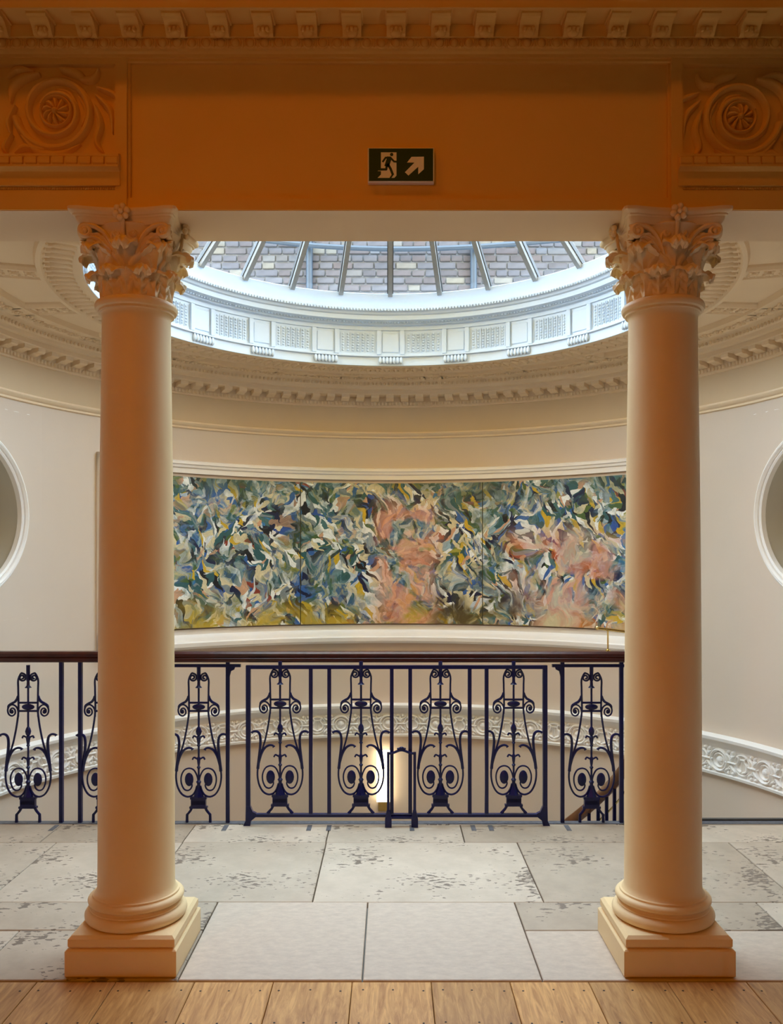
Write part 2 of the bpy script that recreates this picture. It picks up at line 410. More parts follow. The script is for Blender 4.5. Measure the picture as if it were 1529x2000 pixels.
# ------------------------------------------------------------------ plan of the place
YB0, YB1, ZS = 3.408, 3.732, 2.983           # beam front, back, soffit
YR, RW, XW = 5.365, 2.87, 2.87               # railing line = diameter of the apse, its radius
YD, RD = 5.62, 1.88                          # skylight drum
ZC = 3.31                                    # rotunda ceiling
def px(x, Y): return (x-764.5)/F*Y
def pz(y, Y): return 1.6+(1100-y)/F*Y
SQ = RW*PI/2
def wp(s, off=0.0):
    """point on the rotunda wall at arc length s from the middle, off = distance into the room; returns x,y,rz of the inward normal"""
    if abs(s) <= SQ:
        t = s/RW; r = RW-off
        return r*math.sin(t), YR+r*math.cos(t), -t
    sg = 1 if s > 0 else -1
    return sg*(XW-off), YR-(abs(s)-SQ), -sg*PI/2
SEND = SQ+YR-3.6
def svals(a, b, step=.1):
    n = max(1, int(math.ceil((b-a)/step))); return [a+(b-a)*i/n for i in range(n+1)]
def sweep(mb, prof, a=-SEND, b=SEND, step=.1, close=False):
    rows = []
    for s in svals(a, b, step):
        rows.append([(*wp(s, off)[:2], z) for off, z in prof])
    mb.quad_grid(rows, close_u=close)
    if close: mb.cap(rows[0]); mb.cap(rows[-1][::-1])
    return mb
def dsweep(mb, prof, n=120, a0=0, a1=2*PI, close=False):
    """sweep (r,z) about the drum axis; angle 0 points away from the camera"""
    full = abs(a1-a0-2*PI) < 1e-6
    rows = [[(r*math.sin(a0+(a1-a0)*k/n), YD+r*math.cos(a0+(a1-a0)*k/n), z) for r, z in prof] for k in range(n if full else n+1)]
    mb.quad_grid(rows, close_u=close, close_v=full)
    if close and not full: mb.cap(rows[0]); mb.cap(rows[-1][::-1])
    return mb

# ------------------------------------------------------------------ floors
fl = struct(MB().box(-XW, XW, 3.335, 5.40, -.30, -.03).obj('floor', 'step', smooth=0), 'stone landing floor of pale worn limestone slabs')
slabs = []
r0, r1, r2, r3, r4 = 3.338, 4.109, 4.99, 5.325, 5.40
def row(y0, y1, xs, mats=None):
    for i in range(len(xs)-1): slabs.append((xs[i], xs[i+1], y0, y1, (mats or {}).get(i, 'tile')))
row(r3, r4, [-XW, -1.95, -.9, .35, 1.42, XW])
row(r2, r3, [-XW, -2.02, -1.2, -.377, .42, 1.5, XW])
row(r1, r2, [-XW, -1.92, -1.196, -.374, .72, 1.93, XW])
row(r0, r1, [-.82, -.112, .58], {0: 'tile_new', 1: 'tile_new'})
ym = 3.794
row(ym, r1, [-XW, -1.9, -.82]); row(r0, ym, [-XW, -1.62, -.82])
row(ym, r1, [.58, 1.72, XW]); row(r0, ym, [.58, 1.75, XW], {0: 'tile_new'})
g = .0028
for (x0, x1, y0, y1, mt) in slabs:
    cx, cy = (x0+x1)/2, (y0+y1)/2; dz = random.uniform(-.0012, .0012)
    MB().box(x0-cx+g, x1-cx-g, y0-cy+g, y1-cy-g, -.05, dz, bev=.003).obj('paving_slab', mt, fl, (cx, cy, 0), smooth=0)
inl = MB().box(-.014, .014, -.055, .055, 0, .0016).mesh('lead_inlay', 'lead', 0)
for x in (110, 442, 605, 643, 804, 923, 957, 1106):
    link('lead_inlay', inl, fl, (px(x, 5.3), 5.26, 0))
MB().box(-XW, XW, 5.335, 5.395, 0, .003).obj('kerb_strip', 'lead', fl, smooth=0)
MB().box(1.5, XW, 5.40, 5.43, -.05, .012).obj('edge_strip', 'dark', fl, smooth=0)

fw = struct(MB().box(-5, 5, -5, 3.333, -.30, -.03).obj('floor_wood', 'step', smooth=0), 'wide oak board floor of the room in front of the columns')
pl = MB().box(-.1492, .1492, -3.6, 0, -.03, 0, bev=.002).mesh('floorboard', 'wood', 0)
nail = MB().lathe([(.0045, 0), (.0035, .0012)], 8).mesh('nail', 'nail', 0)
for k in range(-8, 9):
    x = -.0745+.301*k-.075+.15
    b = link('floorboard', pl, fw, (x, 3.325, 0))
    for yy in (-.065, -.295, -.9, -1.6):
        for dx in (-.115, .0, .115):
            if abs(k) < 7: link('nail', nail, b, (dx+random.uniform(-.008, .008), yy+random.uniform(-.006, .006), 0))

# ------------------------------------------------------------------ the dim room behind the camera (shell)
def wallbox(name, label, *a, mat='redroom'): return struct(MB().box(*a).obj(name, mat, smooth=0), label)
wallbox('wall_left', 'red gallery wall on the left of the front room', -5.2, -5, -5, 3.6, 0, 7.5)
wallbox('wall_right', 'red gallery wall on the right of the front room', 5, 5.2, -5, 3.6, 0, 7.5)
wallbox('wall_back', 'red gallery wall behind the camera', -5.2, 5.2, -5.2, -5, 0, 7.5)
wallbox('ceiling_room', 'ceiling of the front room', -5.2, 5.2, -5.2, 3.75, 7.5, 7.7)
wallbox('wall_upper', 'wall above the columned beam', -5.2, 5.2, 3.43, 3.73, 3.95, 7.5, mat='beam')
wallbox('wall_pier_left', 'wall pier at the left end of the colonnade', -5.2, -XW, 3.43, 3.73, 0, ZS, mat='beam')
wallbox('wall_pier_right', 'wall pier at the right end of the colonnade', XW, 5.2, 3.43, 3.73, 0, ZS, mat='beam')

# ------------------------------------------------------------------ curved wall of the rotunda with two round niches
RN, RNO, ZN, SN = .53, .60, 1.946, 4.056
mb = MB()
ZLO, ZHI = -3.4, 3.32
def patch(s0, s1, z0, z1):
    ss = svals(s0, s1, .1); mb.quad_grid([[(*wp(s)[:2], z) for s in ss] for z in (z0, z1)])
sa, sb = SN-.75, SN+.75
patch(-sa, sa, ZLO, ZHI)
for sg in (-1, 1):
    lo, hi = sorted((sg*sa, sg*sb))
    patch(lo, hi, ZLO, ZN-.75); patch(lo, hi, ZN+.75, ZHI)
    lo2, hi2 = sorted((sg*sb, sg*SEND)); patch(lo2, hi2, ZLO, ZHI)
    n = 64; rows = []
    for t in [0, .15, .35, .6, .8, 1]:
        r_ = []
        for k in range(n):
            a = 2*PI*k/n; c_, s_ = math.cos(a), math.sin(a); q = .75/max(abs(c_), abs(s_))
            rr = RN+(q-RN)*t; r_.append((*wp(sg*SN+rr*c_)[:2], ZN+rr*s_))
        rows.append(r_)
    mb.quad_grid(rows, close_u=True)
wall = struct(mb.obj('wall_curved', 'wall', smooth=40), 'curved stone-grey wall of the rotunda')
for sg in (-1, 1):
    n = 64; mb = MB(); rows = []
    for off in (0.005, -.06, -.14, -.22):
        rows.append([(*wp(sg*SN+RN*math.cos(2*PI*k/n), off)[:2], ZN+RN*math.sin(2*PI*k/n)) for k in range(n)])
    for f_ in (.85, .5, .1):
        rows.append([(*wp(sg*SN+f_*RN*math.cos(2*PI*k/n), -.22-.05*(1-f_))[:2], ZN+f_*RN*math.sin(2*PI*k/n)) for k in range(n)])
    mb.quad_grid(rows, close_u=True); mb.cap(rows[-1])
    mb.obj('niche_recess', 'niche', wall, smooth=30)
    for r_in, r_out, h in ((RN-.01, RN+.022, .035), (RN+.018, RN+.05, .05), (RN+.045, RNO+.005, .03)):
        mb = MB(); rows = []
        for k in range(n):
            a = 2*PI*k/n
            rows.append([(*wp(sg*SN+(r_in+(r_out-r_in)*t)*math.cos(a), -.01+h*q+.01*q)[:2], ZN+(r_in+(r_out-r_in)*t)*math.sin(a)) for t, q in ((0, 0), (.1, .8), (.5, 1), (.9, .8), (1, 0))])
        mb.quad_grid(rows, close_v=True); mb.obj('niche_moulding', 'white', wall)
    x, y, rz = wp(sg*SN, -.10)
    b = MB().box(-.30, .30, -.09, .09, 0, .17, bev=.008).box(-.27, .27, -.08, .08, .17, .2, bev=.005).obj('niche_plinth', 'white', wall, (x, y, ZN-RN+.07), rz, smooth=0)

# wall mouldings
def trim(name, label, prof, a=-SEND, b=SEND, mat='white', parent=None):
    o = sweep(MB(), prof, a, b, .08, True).obj(name, mat, parent)
    if parent is None: struct(o, label)
    return o
trim('trim_1', 'thin white picture moulding ringing the curved wall', [(0, 2.775), (.018, 2.78), (.018, 2.795), (.04, 2.805), (.05, 2.82), (.04, 2.835), (0, 2.84)], mat='ceil')
# upper band above that moulding keeps the tan without added bounce light
trim('trim_2', 'plain cream band between picture moulding and cornice', [(0, 2.84), (.006, 2.84), (.006, 3.10), (0, 3.10)], mat='band')

# string-course frieze at landing level
f1 = trim('trim_3', 'white carved frieze running round the curved wall at landing level', [(0, -.035), (.035, -.032), (.04, -.012), (.016, -.004), (.016, .182), (.022, .186), (.045, .24), (.075, .245), (.08, .268), (.06, .274), (0, .28)])
m_round = MB().ring((0, 0), .078, .012, .026, 24).ring((0, 0), .052, .007, .018, 20).dome((0, 0), .03, .022, 12)
for k in range(6): m_round.dome((.017*math.cos(k*PI/3), .017*math.sin(k*PI/3), -.008), .011, .01, 6, 2)
m_round = m_round.mesh('relief_roundel', 'white')
ml = MB().ring((0, 0), .075, .008, .018, 24)
for sg in (-1, 1):
    ml.relief(crom([(sg*.012, -.05), (sg*.045, -.035), (sg*.05, .0), (sg*.03, .03), (sg*.035, .055), (sg*.05, .06)], 4), .009, .022)
    for q in (.012, .03): ml.relief([(sg*q*.5, -.045), (sg*q*.5, .045)], .003, .008)
ml.relief([(-.04, .04), (.04, .04)], .005, .012).relief([(-.03, -.058), (.03, -.058)], .01, .012)
m_lyre = ml.mesh('relief_lyre', 'white')
mlf = MB().relief([(-.05, 0), (.05, 0)], .008, .022)
for sg in (-1, 1):
    for zz in (-1, 1):
        mlf.relief(crom([(0, zz*.02), (sg*.018, zz*.045), (sg*.045, zz*.06), (sg*.05, zz*.08)], 4), [.004, .008, .011, .012, .012, .012, .011, .010, .009, .008, .006, .004, .002], .022)
        mlf.dome((sg*.022, zz*.078), .016, .024, 8, 3)
    mlf.relief(crom([(0, sg*.03), (0, sg*.06), (0, sg*.09)], 3), [.004, .010, .014, .013, .010, .006, .002], .012)
    mlf.dome((sg*.008, sg*.045), .014, .022, 8, 3)
m_leaf = mlf.mesh('relief_leaf', 'white')
k = 0; s = -SQ-.2
s0 = -4.41-.12
for i in range(81):
    s = s0+.1125*i
    if s > SEND-.2: break
    x, y, rz = wp(s, .016)
    me, nm = ((m_round, 'relief_roundel'), (m_leaf, 'relief_leaf'), (m_lyre, 'relief_lyre'), (m_leaf, 'relief_leaf'))[i % 4]
    link(nm, me, f1, (x, y, .088), rz)

# panel frame that holds the canvases
AP = math.radians(55.6)*RW
fr = trim('trim_4', 'white moulded panel frame around the canvases on the curved wall', [(0, 2.385), (.02, 2.385), (.02, 2.43), (.035, 2.435), (.04, 2.455), (.05, 2.462), (.05, 2.485), (.03, 2.495), (0, 2.495)], -AP, AP)
trim('frame_sill', '', [(0, .845), (.05, .85), (.075, .872), (.08, .905), (.05, .915), (.045, .94), (.035, .965), (.02, .975), (.02, 1.02), (0, 1.02)], -AP, AP, parent=fr)
for sg in (-1, 1):
    lo, hi = sorted((sg*AP, sg*(AP-.10)))
    sweep(MB(), [(0, .85), (.045, .85), (.045, 2.49), (0, 2.49)], lo, hi, .05, True).obj('frame_stile', 'white', fr, smooth=0)
# canvases
S1 = math.radians(17.35)*RW; S2 = math.radians(52.6)*RW
for nm, a, b, lab in (('l', -S2, -S1-.004, 'long curved abstract canvas in blue, cream and ochre left of the middle canvas'),
                      ('m', -S1+.004, S1-.004, 'middle curved abstract canvas with warm pink patches at its centre'),
                      ('r', S1+.004, S2, 'curved abstract canvas in teal, orange and white right of the middle canvas')):
    mbp = MB(); ss = svals(a, b, .06)
    z0, z1 = 1.033, 2.351
    rows = [[(*wp(s, .045)[:2], z) for s in ss] for z in (z0, z1)]
    mbp.quad_grid(rows)
    uv = [(s, 0) for s in ss]+[(s, z1-z0) for s in ss]
    t = empty('canvas_painting', (*wp((a+b)/2, .02)[:2], z0))
    L_ = t.location
    p = mbp.obj('painted_surface', 'painting', t, (-L_.x, -L_.y, -L_.z), uv=uv)
    e = sweep(MB(), [(.012, z0), (.043, z0), (.043, z1), (.012, z1)], a-.002, b+.002, .06, True).obj('stretcher_edge', 'canvas_edge', t, (-L_.x, -L_.y, -L_.z), smooth=0)
    tag(t, lab, 'painting', 'three canvases on the curved wall')

# rotunda cornice: egg row, modillions, corona up to the ceiling
cn = trim('trim_5', 'cream modillion cornice ringing the rotunda under its ceiling', [(0, 3.065), (.02, 3.07), (.02, 3.085), (.035, 3.09), (.035, 3.118), (.03, 3.12), (.03, 3.16), (.138, 3.166), (.145, 3.172), (.145, 3.205), (.175, 3.21), (.185, 3.235), (.205, 3.245), (.225, 3.275), (.25, 3.285), (.25, 3.32), (0, 3.32)], mat='ceil')
mm = MB()
pr = [(0, -.002), (0, .046), (-.105, .046), (-.105, .020), (-.09, .012), (-.06, .012), (-.03, .002)]   # side profile (y,z)
mm.quad_grid([[(x, y, z) for y, z in pr] for x in (-.036, .036)], close_u=True)
mm.cap([(-.036, y, z) for y, z in pr]); mm.cap([(.036, y, z) for y, z in pr][::-1])
mm_big = mm.mesh('modillion', 'ceil', 0)
n = int(2*(SQ+.4)/.143)
for i in range(n+1):
    s = -SQ-.4+.143*i+.03
    if abs(s) > SQ+.35: continue
    x, y, rz = wp(s, .03); link('modillion', mm_big, cn, (x, y, 3.120), rz)
eg = MB()
i = 0; s = -SQ
while s < SQ:
    x, y, rz = wp(s, .04); eg.ball((x, y, 3.098), (.0125, .0125, .018), 6, 4); s += .034
stuff(eg.obj('egg_row', 'ceil', cn))
dn = MB(); s = -SQ
while s < SQ:
    x, y, rz = wp(s, .215); dn.ball((x, y, 3.25), (.012, .012, .015), 5, 4); s += .04
stuff(dn.obj('leaf_row', 'ceil', cn))

# ------------------------------------------------------------------ rotunda ceiling
def hit(a):
    """distance from the drum axis to the room outline in direction a (0 = away from camera)"""
    dx, dy = math.sin(a), math.cos(a); best = 99
    if abs(dx) > 1e-6:
        t = XW/abs(dx)
        if YD+t*dy <= YR: best = min(best, t)
    if dy < -1e-6: best = min(best, (YD-3.60)/-dy)
    # circle about (0,YR)
    bq = dy*(YD-YR); c_ = (YD-YR)**2-RW**2; t = -bq+math.sqrt(bq*bq-c_)
    if YD+t*dy >= YR: best = min(best, t)
    return best
mb = MB(); n = 240; rows = []
for t in (0, 1):
    rows.append([])
    for k in range(n):
        a = 2*PI*k/n; r = RD+.0+(max(hit(a), RD+.02)-RD)*t
        rows[-1].append((r*math.sin(a), YD+r*math.cos(a), ZC))
mb.quad_grid(rows, close_u=True)
ce = struct(mb.obj('ceiling', 'ceil', smooth=0), 'cream rotunda ceiling with shallow coffers around the skylight')
dsweep(MB(), [(RD, ZC), (RD, ZC-.012), (RD+.03, ZC-.02), (RD+.05, ZC-.012), (RD+.21, ZC-.012), (RD+.225, ZC-.03), (RD+.25, ZC-.03), (RD+.262, ZC)], 160, close=True).obj('ring_moulding', 'ceil', ce)
lf = MB().relief(crom([(0, -.075), (.0, -.03), (.0, .02), (0, .07)], 4), [.006, .012, .017, .020, .021, .020, .018, .016, .015, .013, .010, .006, .002], .016)
for sg in (-1, 1):
    lf.relief(crom([(sg*.006, -.07), (sg*.022, -.03), (sg*.028, .01), (sg*.018, .045)], 3), [.003, .006, .008, .008, .008, .007, .006, .005, .004, .002], .012)
lf.dome((0, .078), .008, .012, 8, 3)
# lay it flat: proud towards -z, length along the radius
lfm = MB(); lfm.v = [(x, z, y) for x, y, z in lf.v]; lfm.f = [f[::-1] for f in lf.f]; lfm = lfm.mesh('ring_leaf', 'ceil')
NL = 156
for k in range(NL):
    a = 2*PI*(k+.5)/NL
    if math.cos(a) < -.72: continue
    r = RD+.13
    link('ring_leaf', lfm, ce, (r*math.sin(a), YD+r*math.cos(a), ZC-.012), -a)
NR = 19
for k in range(NR):
    a = 2*PI*(k+.5)/NR
    r_a, r_b = RD+.25, hit(a)-.2
    if math.cos(a) < -.6: continue
    if r_b-r_a < .1: continue
    ribs = MB(); prf = [(-.105, 0), (-.10, .012), (-.085, .03), (-.07, .03), (-.062, .018), (.062, .018), (.07, .03), (.085, .03), (.10, .012), (.105, 0)]
    ribs.quad_grid([[(x, r, -h) for x, h in prf] for r in (r_a, r_b)]); ribs.cap([(x, r_a, -h) for x, h in prf]); ribs.cap([(x, r_b, -h) for x, h in prf][::-1])
    rb = ribs.obj('coffer_rib', 'ceil', ce, (0, YD, ZC), -a, smooth=0)
    om = MB(); r = r_a+.05
    while r < r_b-.04:
        om.ball((0, r, -.02), (.018, .026, .016), 8, 4)
        for sg in (-1, 1):
            om.ball((sg*.026, r+.02, -.02), (.022, .012, .014), 6, 4); om.ball((sg*.03, r-.02, -.02), (.016, .012, .012), 6, 4)
        r += .085
    stuff(om.obj('rib_ornament', 'ceil', rb))
# outer border of the coffers along the cornice
bo = sweep(MB(), [(.25, ZC-.03), (.40, ZC-.03), (.41, ZC-.035), (.425, ZC-.035), (.44, ZC), (.25, ZC)], -SQ-.5, SQ+.5, .08, True).obj('border_band', 'ceil', ce)
om = MB(); s = -SQ
while s < SQ:
    x, y, rz = wp(s, .325)
    for q in range(5): om.ball((x+.024*math.cos(q*1.2566+rz), y+.024*math.sin(q*1.2566+rz), ZC-.033), (.014, .014, .012), 6, 4)
    x, y, rz = wp(s+.065, .325); om.ball((x, y, ZC-.033), (.022, .014, .010), 6, 4)
    s += .13
stuff(om.obj('border_ornament', 'ceil', bo))

# ------------------------------------------------------------------ drum of the skylight
dr = struct(dsweep(MB(), [(RD, ZC-.012), (RD-.004, 3.30), (RD-.004, 3.372), (RD-.022, 3.376), (RD-.022, 3.388), (RD, 3.392), (RD+.012, 3.395), (RD+.012, 3.602), (RD, 3.606), (RD, 3.64), (RD-.03, 3.645), (RD-.03, 3.66), (RD-.085, 3.672), (RD-.085, 3.708), (RD-.10, 3.716), (RD-.105, 3.728), (RD-.11, 3.735), (RD-.13, 3.752), (RD-.13, 3.762), (RD-.035, 3.768), (RD-.060, 3.900), (RD-.055, 3.905), (RD+.1, 3.905)], 160).obj('wall_drum', 'drum', smooth=35), 'bright white panelled drum below the round skylight')
ND = 21; R_ = RD+.012
stile = MB().box(-.018, .018, -.022, .004, 0, .207, bev=.003).mesh('panel_stile', 'drum', 0)
da = 2*PI/ND; half_n = .100/R_; half_w = da/2-half_n
gut = MB().lathe([(.007, .060), (.010, .052), (.0135, .042), (.0155, .030), (.0145, .016), (.010, .006), (.004, .001)], 10).mesh('gutta', 'drum', 50)
narrow = MB(); wide = MB()
def dp(a, r): return (r*math.sin(a), YD+r*math.cos(a))
pn_n = MB().box(-.070, .070, -.010, .004, .022, .185, bev=.004).mesh('plain_panel', 'drum', 0)
wp_ = MB()
for c_ in range(7):
    x = (-3+c_)*.043
    wp_.box(x-.0215, x-.0175, -.008, .004, .02, .188)
    for q in range(7): wp_.ball((x, -.004, .036+q*.023), (.011, .009, .0095), 6, 4)
wp_.box(3.5*.043-.002, 3.5*.043+.002, -.008, .004, .02, .188)
pn_w = wp_.mesh('beaded_panel', 'drum', 50)
rail_m = None
for k in range(ND):
    a = da*k-.004
    if math.cos(a) < -.35: continue
    for sg in (-1, 1):
        x, y = dp(a+sg*half_n, R_); link('panel_stile', stile, dr, (x, y, 3.395), -(a+sg*half_n))
    x, y = dp(a, R_); link('plain_panel', pn_n, dr, (x, y, 3.395), -a)
    x, y = dp(a+da/2, R_-.002); o = link('beaded_panel', pn_w, dr, (x, y, 3.395), -(a+da/2)); stuff(o)
    for q in range(7):
        aa = a+(q-3)*.030/RD; x, y = dp(aa, RD-.014); link('gutta', gut, dr, (x, y, 3.312), -aa)
om = MB()
for k in range(420):
    a = 2*PI*k/420; x, y = dp(a, RD-.125); om.ball((x, y, 3.745), (.011, .011, .012), 5, 4)
    x, y = dp(a, RD-.045); om.ball((x, y, 3.662), (.010, .010, .010), 5, 4)
stuff(om.obj('drum_egg_row', 'drum', dr))

# ------------------------------------------------------------------ glazed cone
NB = 27; ra, za, rb_, zb_ = RD-.04, 3.905, .45, 5.13
win = struct(dsweep(MB(), [(rb_-.02, zb_-.04), (rb_+.06, zb_-.02), (rb_+.06, zb_+.06), (rb_-.02, zb_+.06)], 54, close=True).obj('window_1', 'steel'), 'round conical skylight glazed between radiating bars')
dsweep(MB(), [(0.01, zb_+.06), (rb_-.02, zb_+.05)], 54).obj('cap_plate', 'steel', win)
L_ = math.hypot(ra-rb_, zb_-za); pitch = math.atan2(zb_-za, ra-rb_)
bar = MB().box(-.019, .019, 0, L_, -.045, .03).mesh('glazing_bar', 'steel', 0)
edge = MB().box(-.026, -.0185, 0, L_, -.012, .02).box(.0185, .026, 0, L_, -.012, .02).mesh('bar_gasket', 'dark', 0)
for k in range(NB):
    a = 2*PI*k/NB-.006
    x, y = dp(a, ra)
    o = link('glazing_bar', bar, win, (x, y, za)); mt = Matrix.Rotation(-a+PI, 4, 'Z') @ Matrix.Rotation(pitch, 4, 'X'); o.rotation_euler = mt.to_euler()
    g_ = link('bar_gasket', edge, o); stuff(g_)
    a1, a2 = a+.003, a+2*PI/NB-.003
    p4 = [(*dp(a1, ra), za), (*dp(a2, ra), za), (*dp(a2, rb_), zb_), (*dp(a1, rb_), zb_)]
    MB().cap(p4).obj('pane', 'glass', win, smooth=0)

# ------------------------------------------------------------------ brick wall outside
YBW = 9.3
bw = struct(MB().box(-6, 6, YBW+.02, YBW+.3, 3.4, 6.4).obj('wall_outside', 'brickwall', smooth=0), 'old brick wall seen through the skylight')
MB().box(-2.45, 2.45, YBW+.008, YBW+.02, 4.32, 5.26).obj('mortar_bed', 'mortar', bw, smooth=0)
hb = .079; nb = 0
bm_s = {}
for r in range(11):
    x = -2.42+random.uniform(-.08, .02); z = 4.34+r*hb
    while x < 2.32 and nb < 298:
        L1 = .21 if (r+int(random.random()*1.4)) % 2 else .13
        L1 *= random.uniform(.85, 1.15); h1 = hb-.013-random.uniform(0, .006)
        key = round(L1, 2)
        if key not in bm_s: bm_s[key] = MB().box(-key/2+.006, key/2-.006, -.018, .01, -.031, .031, bev=.006).mesh('brick', 'brick', 0)
        b = link('brick', bm_s[key], bw, (x+key/2, YBW+random.uniform(-.004, .004), z+hb/2)); b.scale = (1, 1, h1/.064); nb += 1
        x += key+.004
pa = crom([(-2.6, YBW-.13, 5.12), (-1.6, YBW-.13, 5.03), (-.8, YBW-.13, 4.945), (0, YBW-.13, 4.91), (.8, YBW-.13, 4.93), (1.6, YBW-.13, 4.99), (2.6, YBW-.13, 5.08)], 5)
tag(MB().tube(pa, .028, 8).obj('pipe', 'pipe'), 'dark sagging pipe crossing the brick wall beyond the skylight', 'pipe')
for i, x in enumerate((605, 924)):
    X_ = px(x, YBW)
    tag(MB().tube([(X_, YBW-.045, 3.6), (X_, YBW-.045, 6.3)], .036, 10).obj('pipe', 'pipe'), 'upright downpipe on the brick wall, the %s of the two' % ('left' if i == 0 else 'right'), 'pipe')

# ------------------------------------------------------------------ lower stairwell, stairs
wallbox('floor_lower', 'stone floor at the bottom of the stairwell', -3.2, 3.2, 3.5, 8.6, -3.45, -3.35, mat='step')
wallbox('wall_front_lower', 'stairwell wall below the landing', -3, 3, 5.2, 5.35, -3.4, -.3, mat='wall')
st = struct(MB().box(1.45, XW, 5.37, 5.39, -.6, -.31).obj('stairs', 'step', smooth=0), 'curved stone stair going down along the wall at the right')
def stp(a0, a1, z):
    m = MB(); rows = []
    for zz in (z-.19, z):
        rows.append([(r*math.cos(a0+(a1-a0)*t), YR+.02+r*math.sin(a0+(a1-a0)*t), zz) for r, t in ((1.45, 0), (2.86, 0), (2.86, .5), (2.86, 1), (1.45, 1), (1.45, .5))])
    m.quad_grid(rows, close_u=True); m.cap(rows[1]); m.cap(rows[0][::-1]); m.obj('stair_step', 'step', st, smooth=0)
angs = [0, 4, 8]+[8+9*i for i in range(1, 15)]
for i in range(len(angs)-1): stp(math.radians(angs[i]), math.radians(angs[i+1]), -.19*(i+1))

# ------------------------------------------------------------------ beam (entablature) across the columns
XL, XR = -1.045, 1.112
bmn = MB().box(-5.2, 5.2, 3.428, YB1, ZS, 3.98)
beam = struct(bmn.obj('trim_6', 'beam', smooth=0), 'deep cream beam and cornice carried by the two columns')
M['soffit'] = paint('cream_soffit_paint', (.82, .60, .37), .7, .03, 2)  # the beam's cream without the lamplight tint, laid on as thin boards
MB().box(-5.0, 5.0, YB0+.004, YB1+.002, ZS-.002, ZS+.004).obj('soffit_board', 'soffit', beam, smooth=0)
MB().box(-5.0, 5.0, YB1-.004, YB1+.002, ZS, 3.31).obj('back_board', 'soffit', beam, smooth=0)
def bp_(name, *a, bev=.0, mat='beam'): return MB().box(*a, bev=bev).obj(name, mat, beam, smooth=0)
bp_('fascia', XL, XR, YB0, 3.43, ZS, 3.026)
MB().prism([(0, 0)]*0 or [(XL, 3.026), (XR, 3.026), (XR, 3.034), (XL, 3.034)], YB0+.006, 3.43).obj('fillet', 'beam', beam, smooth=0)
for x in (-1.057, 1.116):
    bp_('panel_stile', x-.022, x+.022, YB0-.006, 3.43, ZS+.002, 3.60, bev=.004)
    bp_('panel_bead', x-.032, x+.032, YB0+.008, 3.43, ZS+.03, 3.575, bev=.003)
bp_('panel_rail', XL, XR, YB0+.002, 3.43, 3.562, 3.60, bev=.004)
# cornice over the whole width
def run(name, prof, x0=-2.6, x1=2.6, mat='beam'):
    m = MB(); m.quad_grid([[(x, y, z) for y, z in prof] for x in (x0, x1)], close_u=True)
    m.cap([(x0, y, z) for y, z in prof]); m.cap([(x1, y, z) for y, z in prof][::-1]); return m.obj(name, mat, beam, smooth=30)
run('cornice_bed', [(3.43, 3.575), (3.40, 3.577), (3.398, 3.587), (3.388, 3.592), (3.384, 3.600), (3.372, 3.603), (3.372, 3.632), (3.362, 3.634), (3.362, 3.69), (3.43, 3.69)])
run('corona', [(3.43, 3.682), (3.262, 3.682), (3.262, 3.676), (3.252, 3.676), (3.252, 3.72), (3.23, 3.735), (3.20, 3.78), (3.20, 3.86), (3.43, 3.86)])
mo = MB(); pr = [(0, -.004), (0, .046), (-.088, .046), (-.094, .040), (-.094, .030), (-.086, .024), (-.074, .026), (-.055, .022), (-.036, .008), (-.026, -.006), (-.012, -.012)]
mo.quad_grid([[(x, y, z) for y, z in pr] for x in (-.036, .036)], close_u=True); mo.cap([(-.036, y, z) for y, z in pr]); mo.cap([(.036, y, z) for y, z in pr][::-1])
mo = mo.mesh('modillion', 'beam', 30)
mcap = MB().box(-.043, .043, -.102, 0, .038, .048, bev=.003).mesh('modillion_cap', 'beam', 0)
ml_ = MB().ball((0, -.024, -.002), (.024, .020, .016), 10, 6)
for q in (-.016, 0, .016): ml_.ball((q, -.036, .004), (.010, .014, .012), 6, 4)
ml_ = ml_.mesh('modillion_leaf', 'beam')
egm = MB().ball((0, 0, 0), (.0165, .015, .020), 10, 6).mesh('egg', 'beam')
dart = MB().ball((0, 0, 0), (.004, .008, .018), 6, 4).mesh('dart', 'beam')
ringm = MB().ring((0, 0), .021, .0035, .008, 14).mesh('egg_rim', 'beam')
for k in range(-14, 15):
    x = px(764.5+87*k+9, 3.31)
    if abs(x) > 2.3: continue
    o = link('modillion', mo, beam, (x, 3.362, 3.636)); link('modillion_cap', mcap, o); link('modillion_leaf', ml_, o)
    for q in (-1, 0, 1):
        xx = x+q*.1694/3*1.0
        e_ = link('egg', egm, beam, (xx, 3.376, 3.615)); link('egg_rim', ringm, e_, (0, .0, .003)); link('dart', dart, beam, (xx+.0282, 3.374, 3.615))
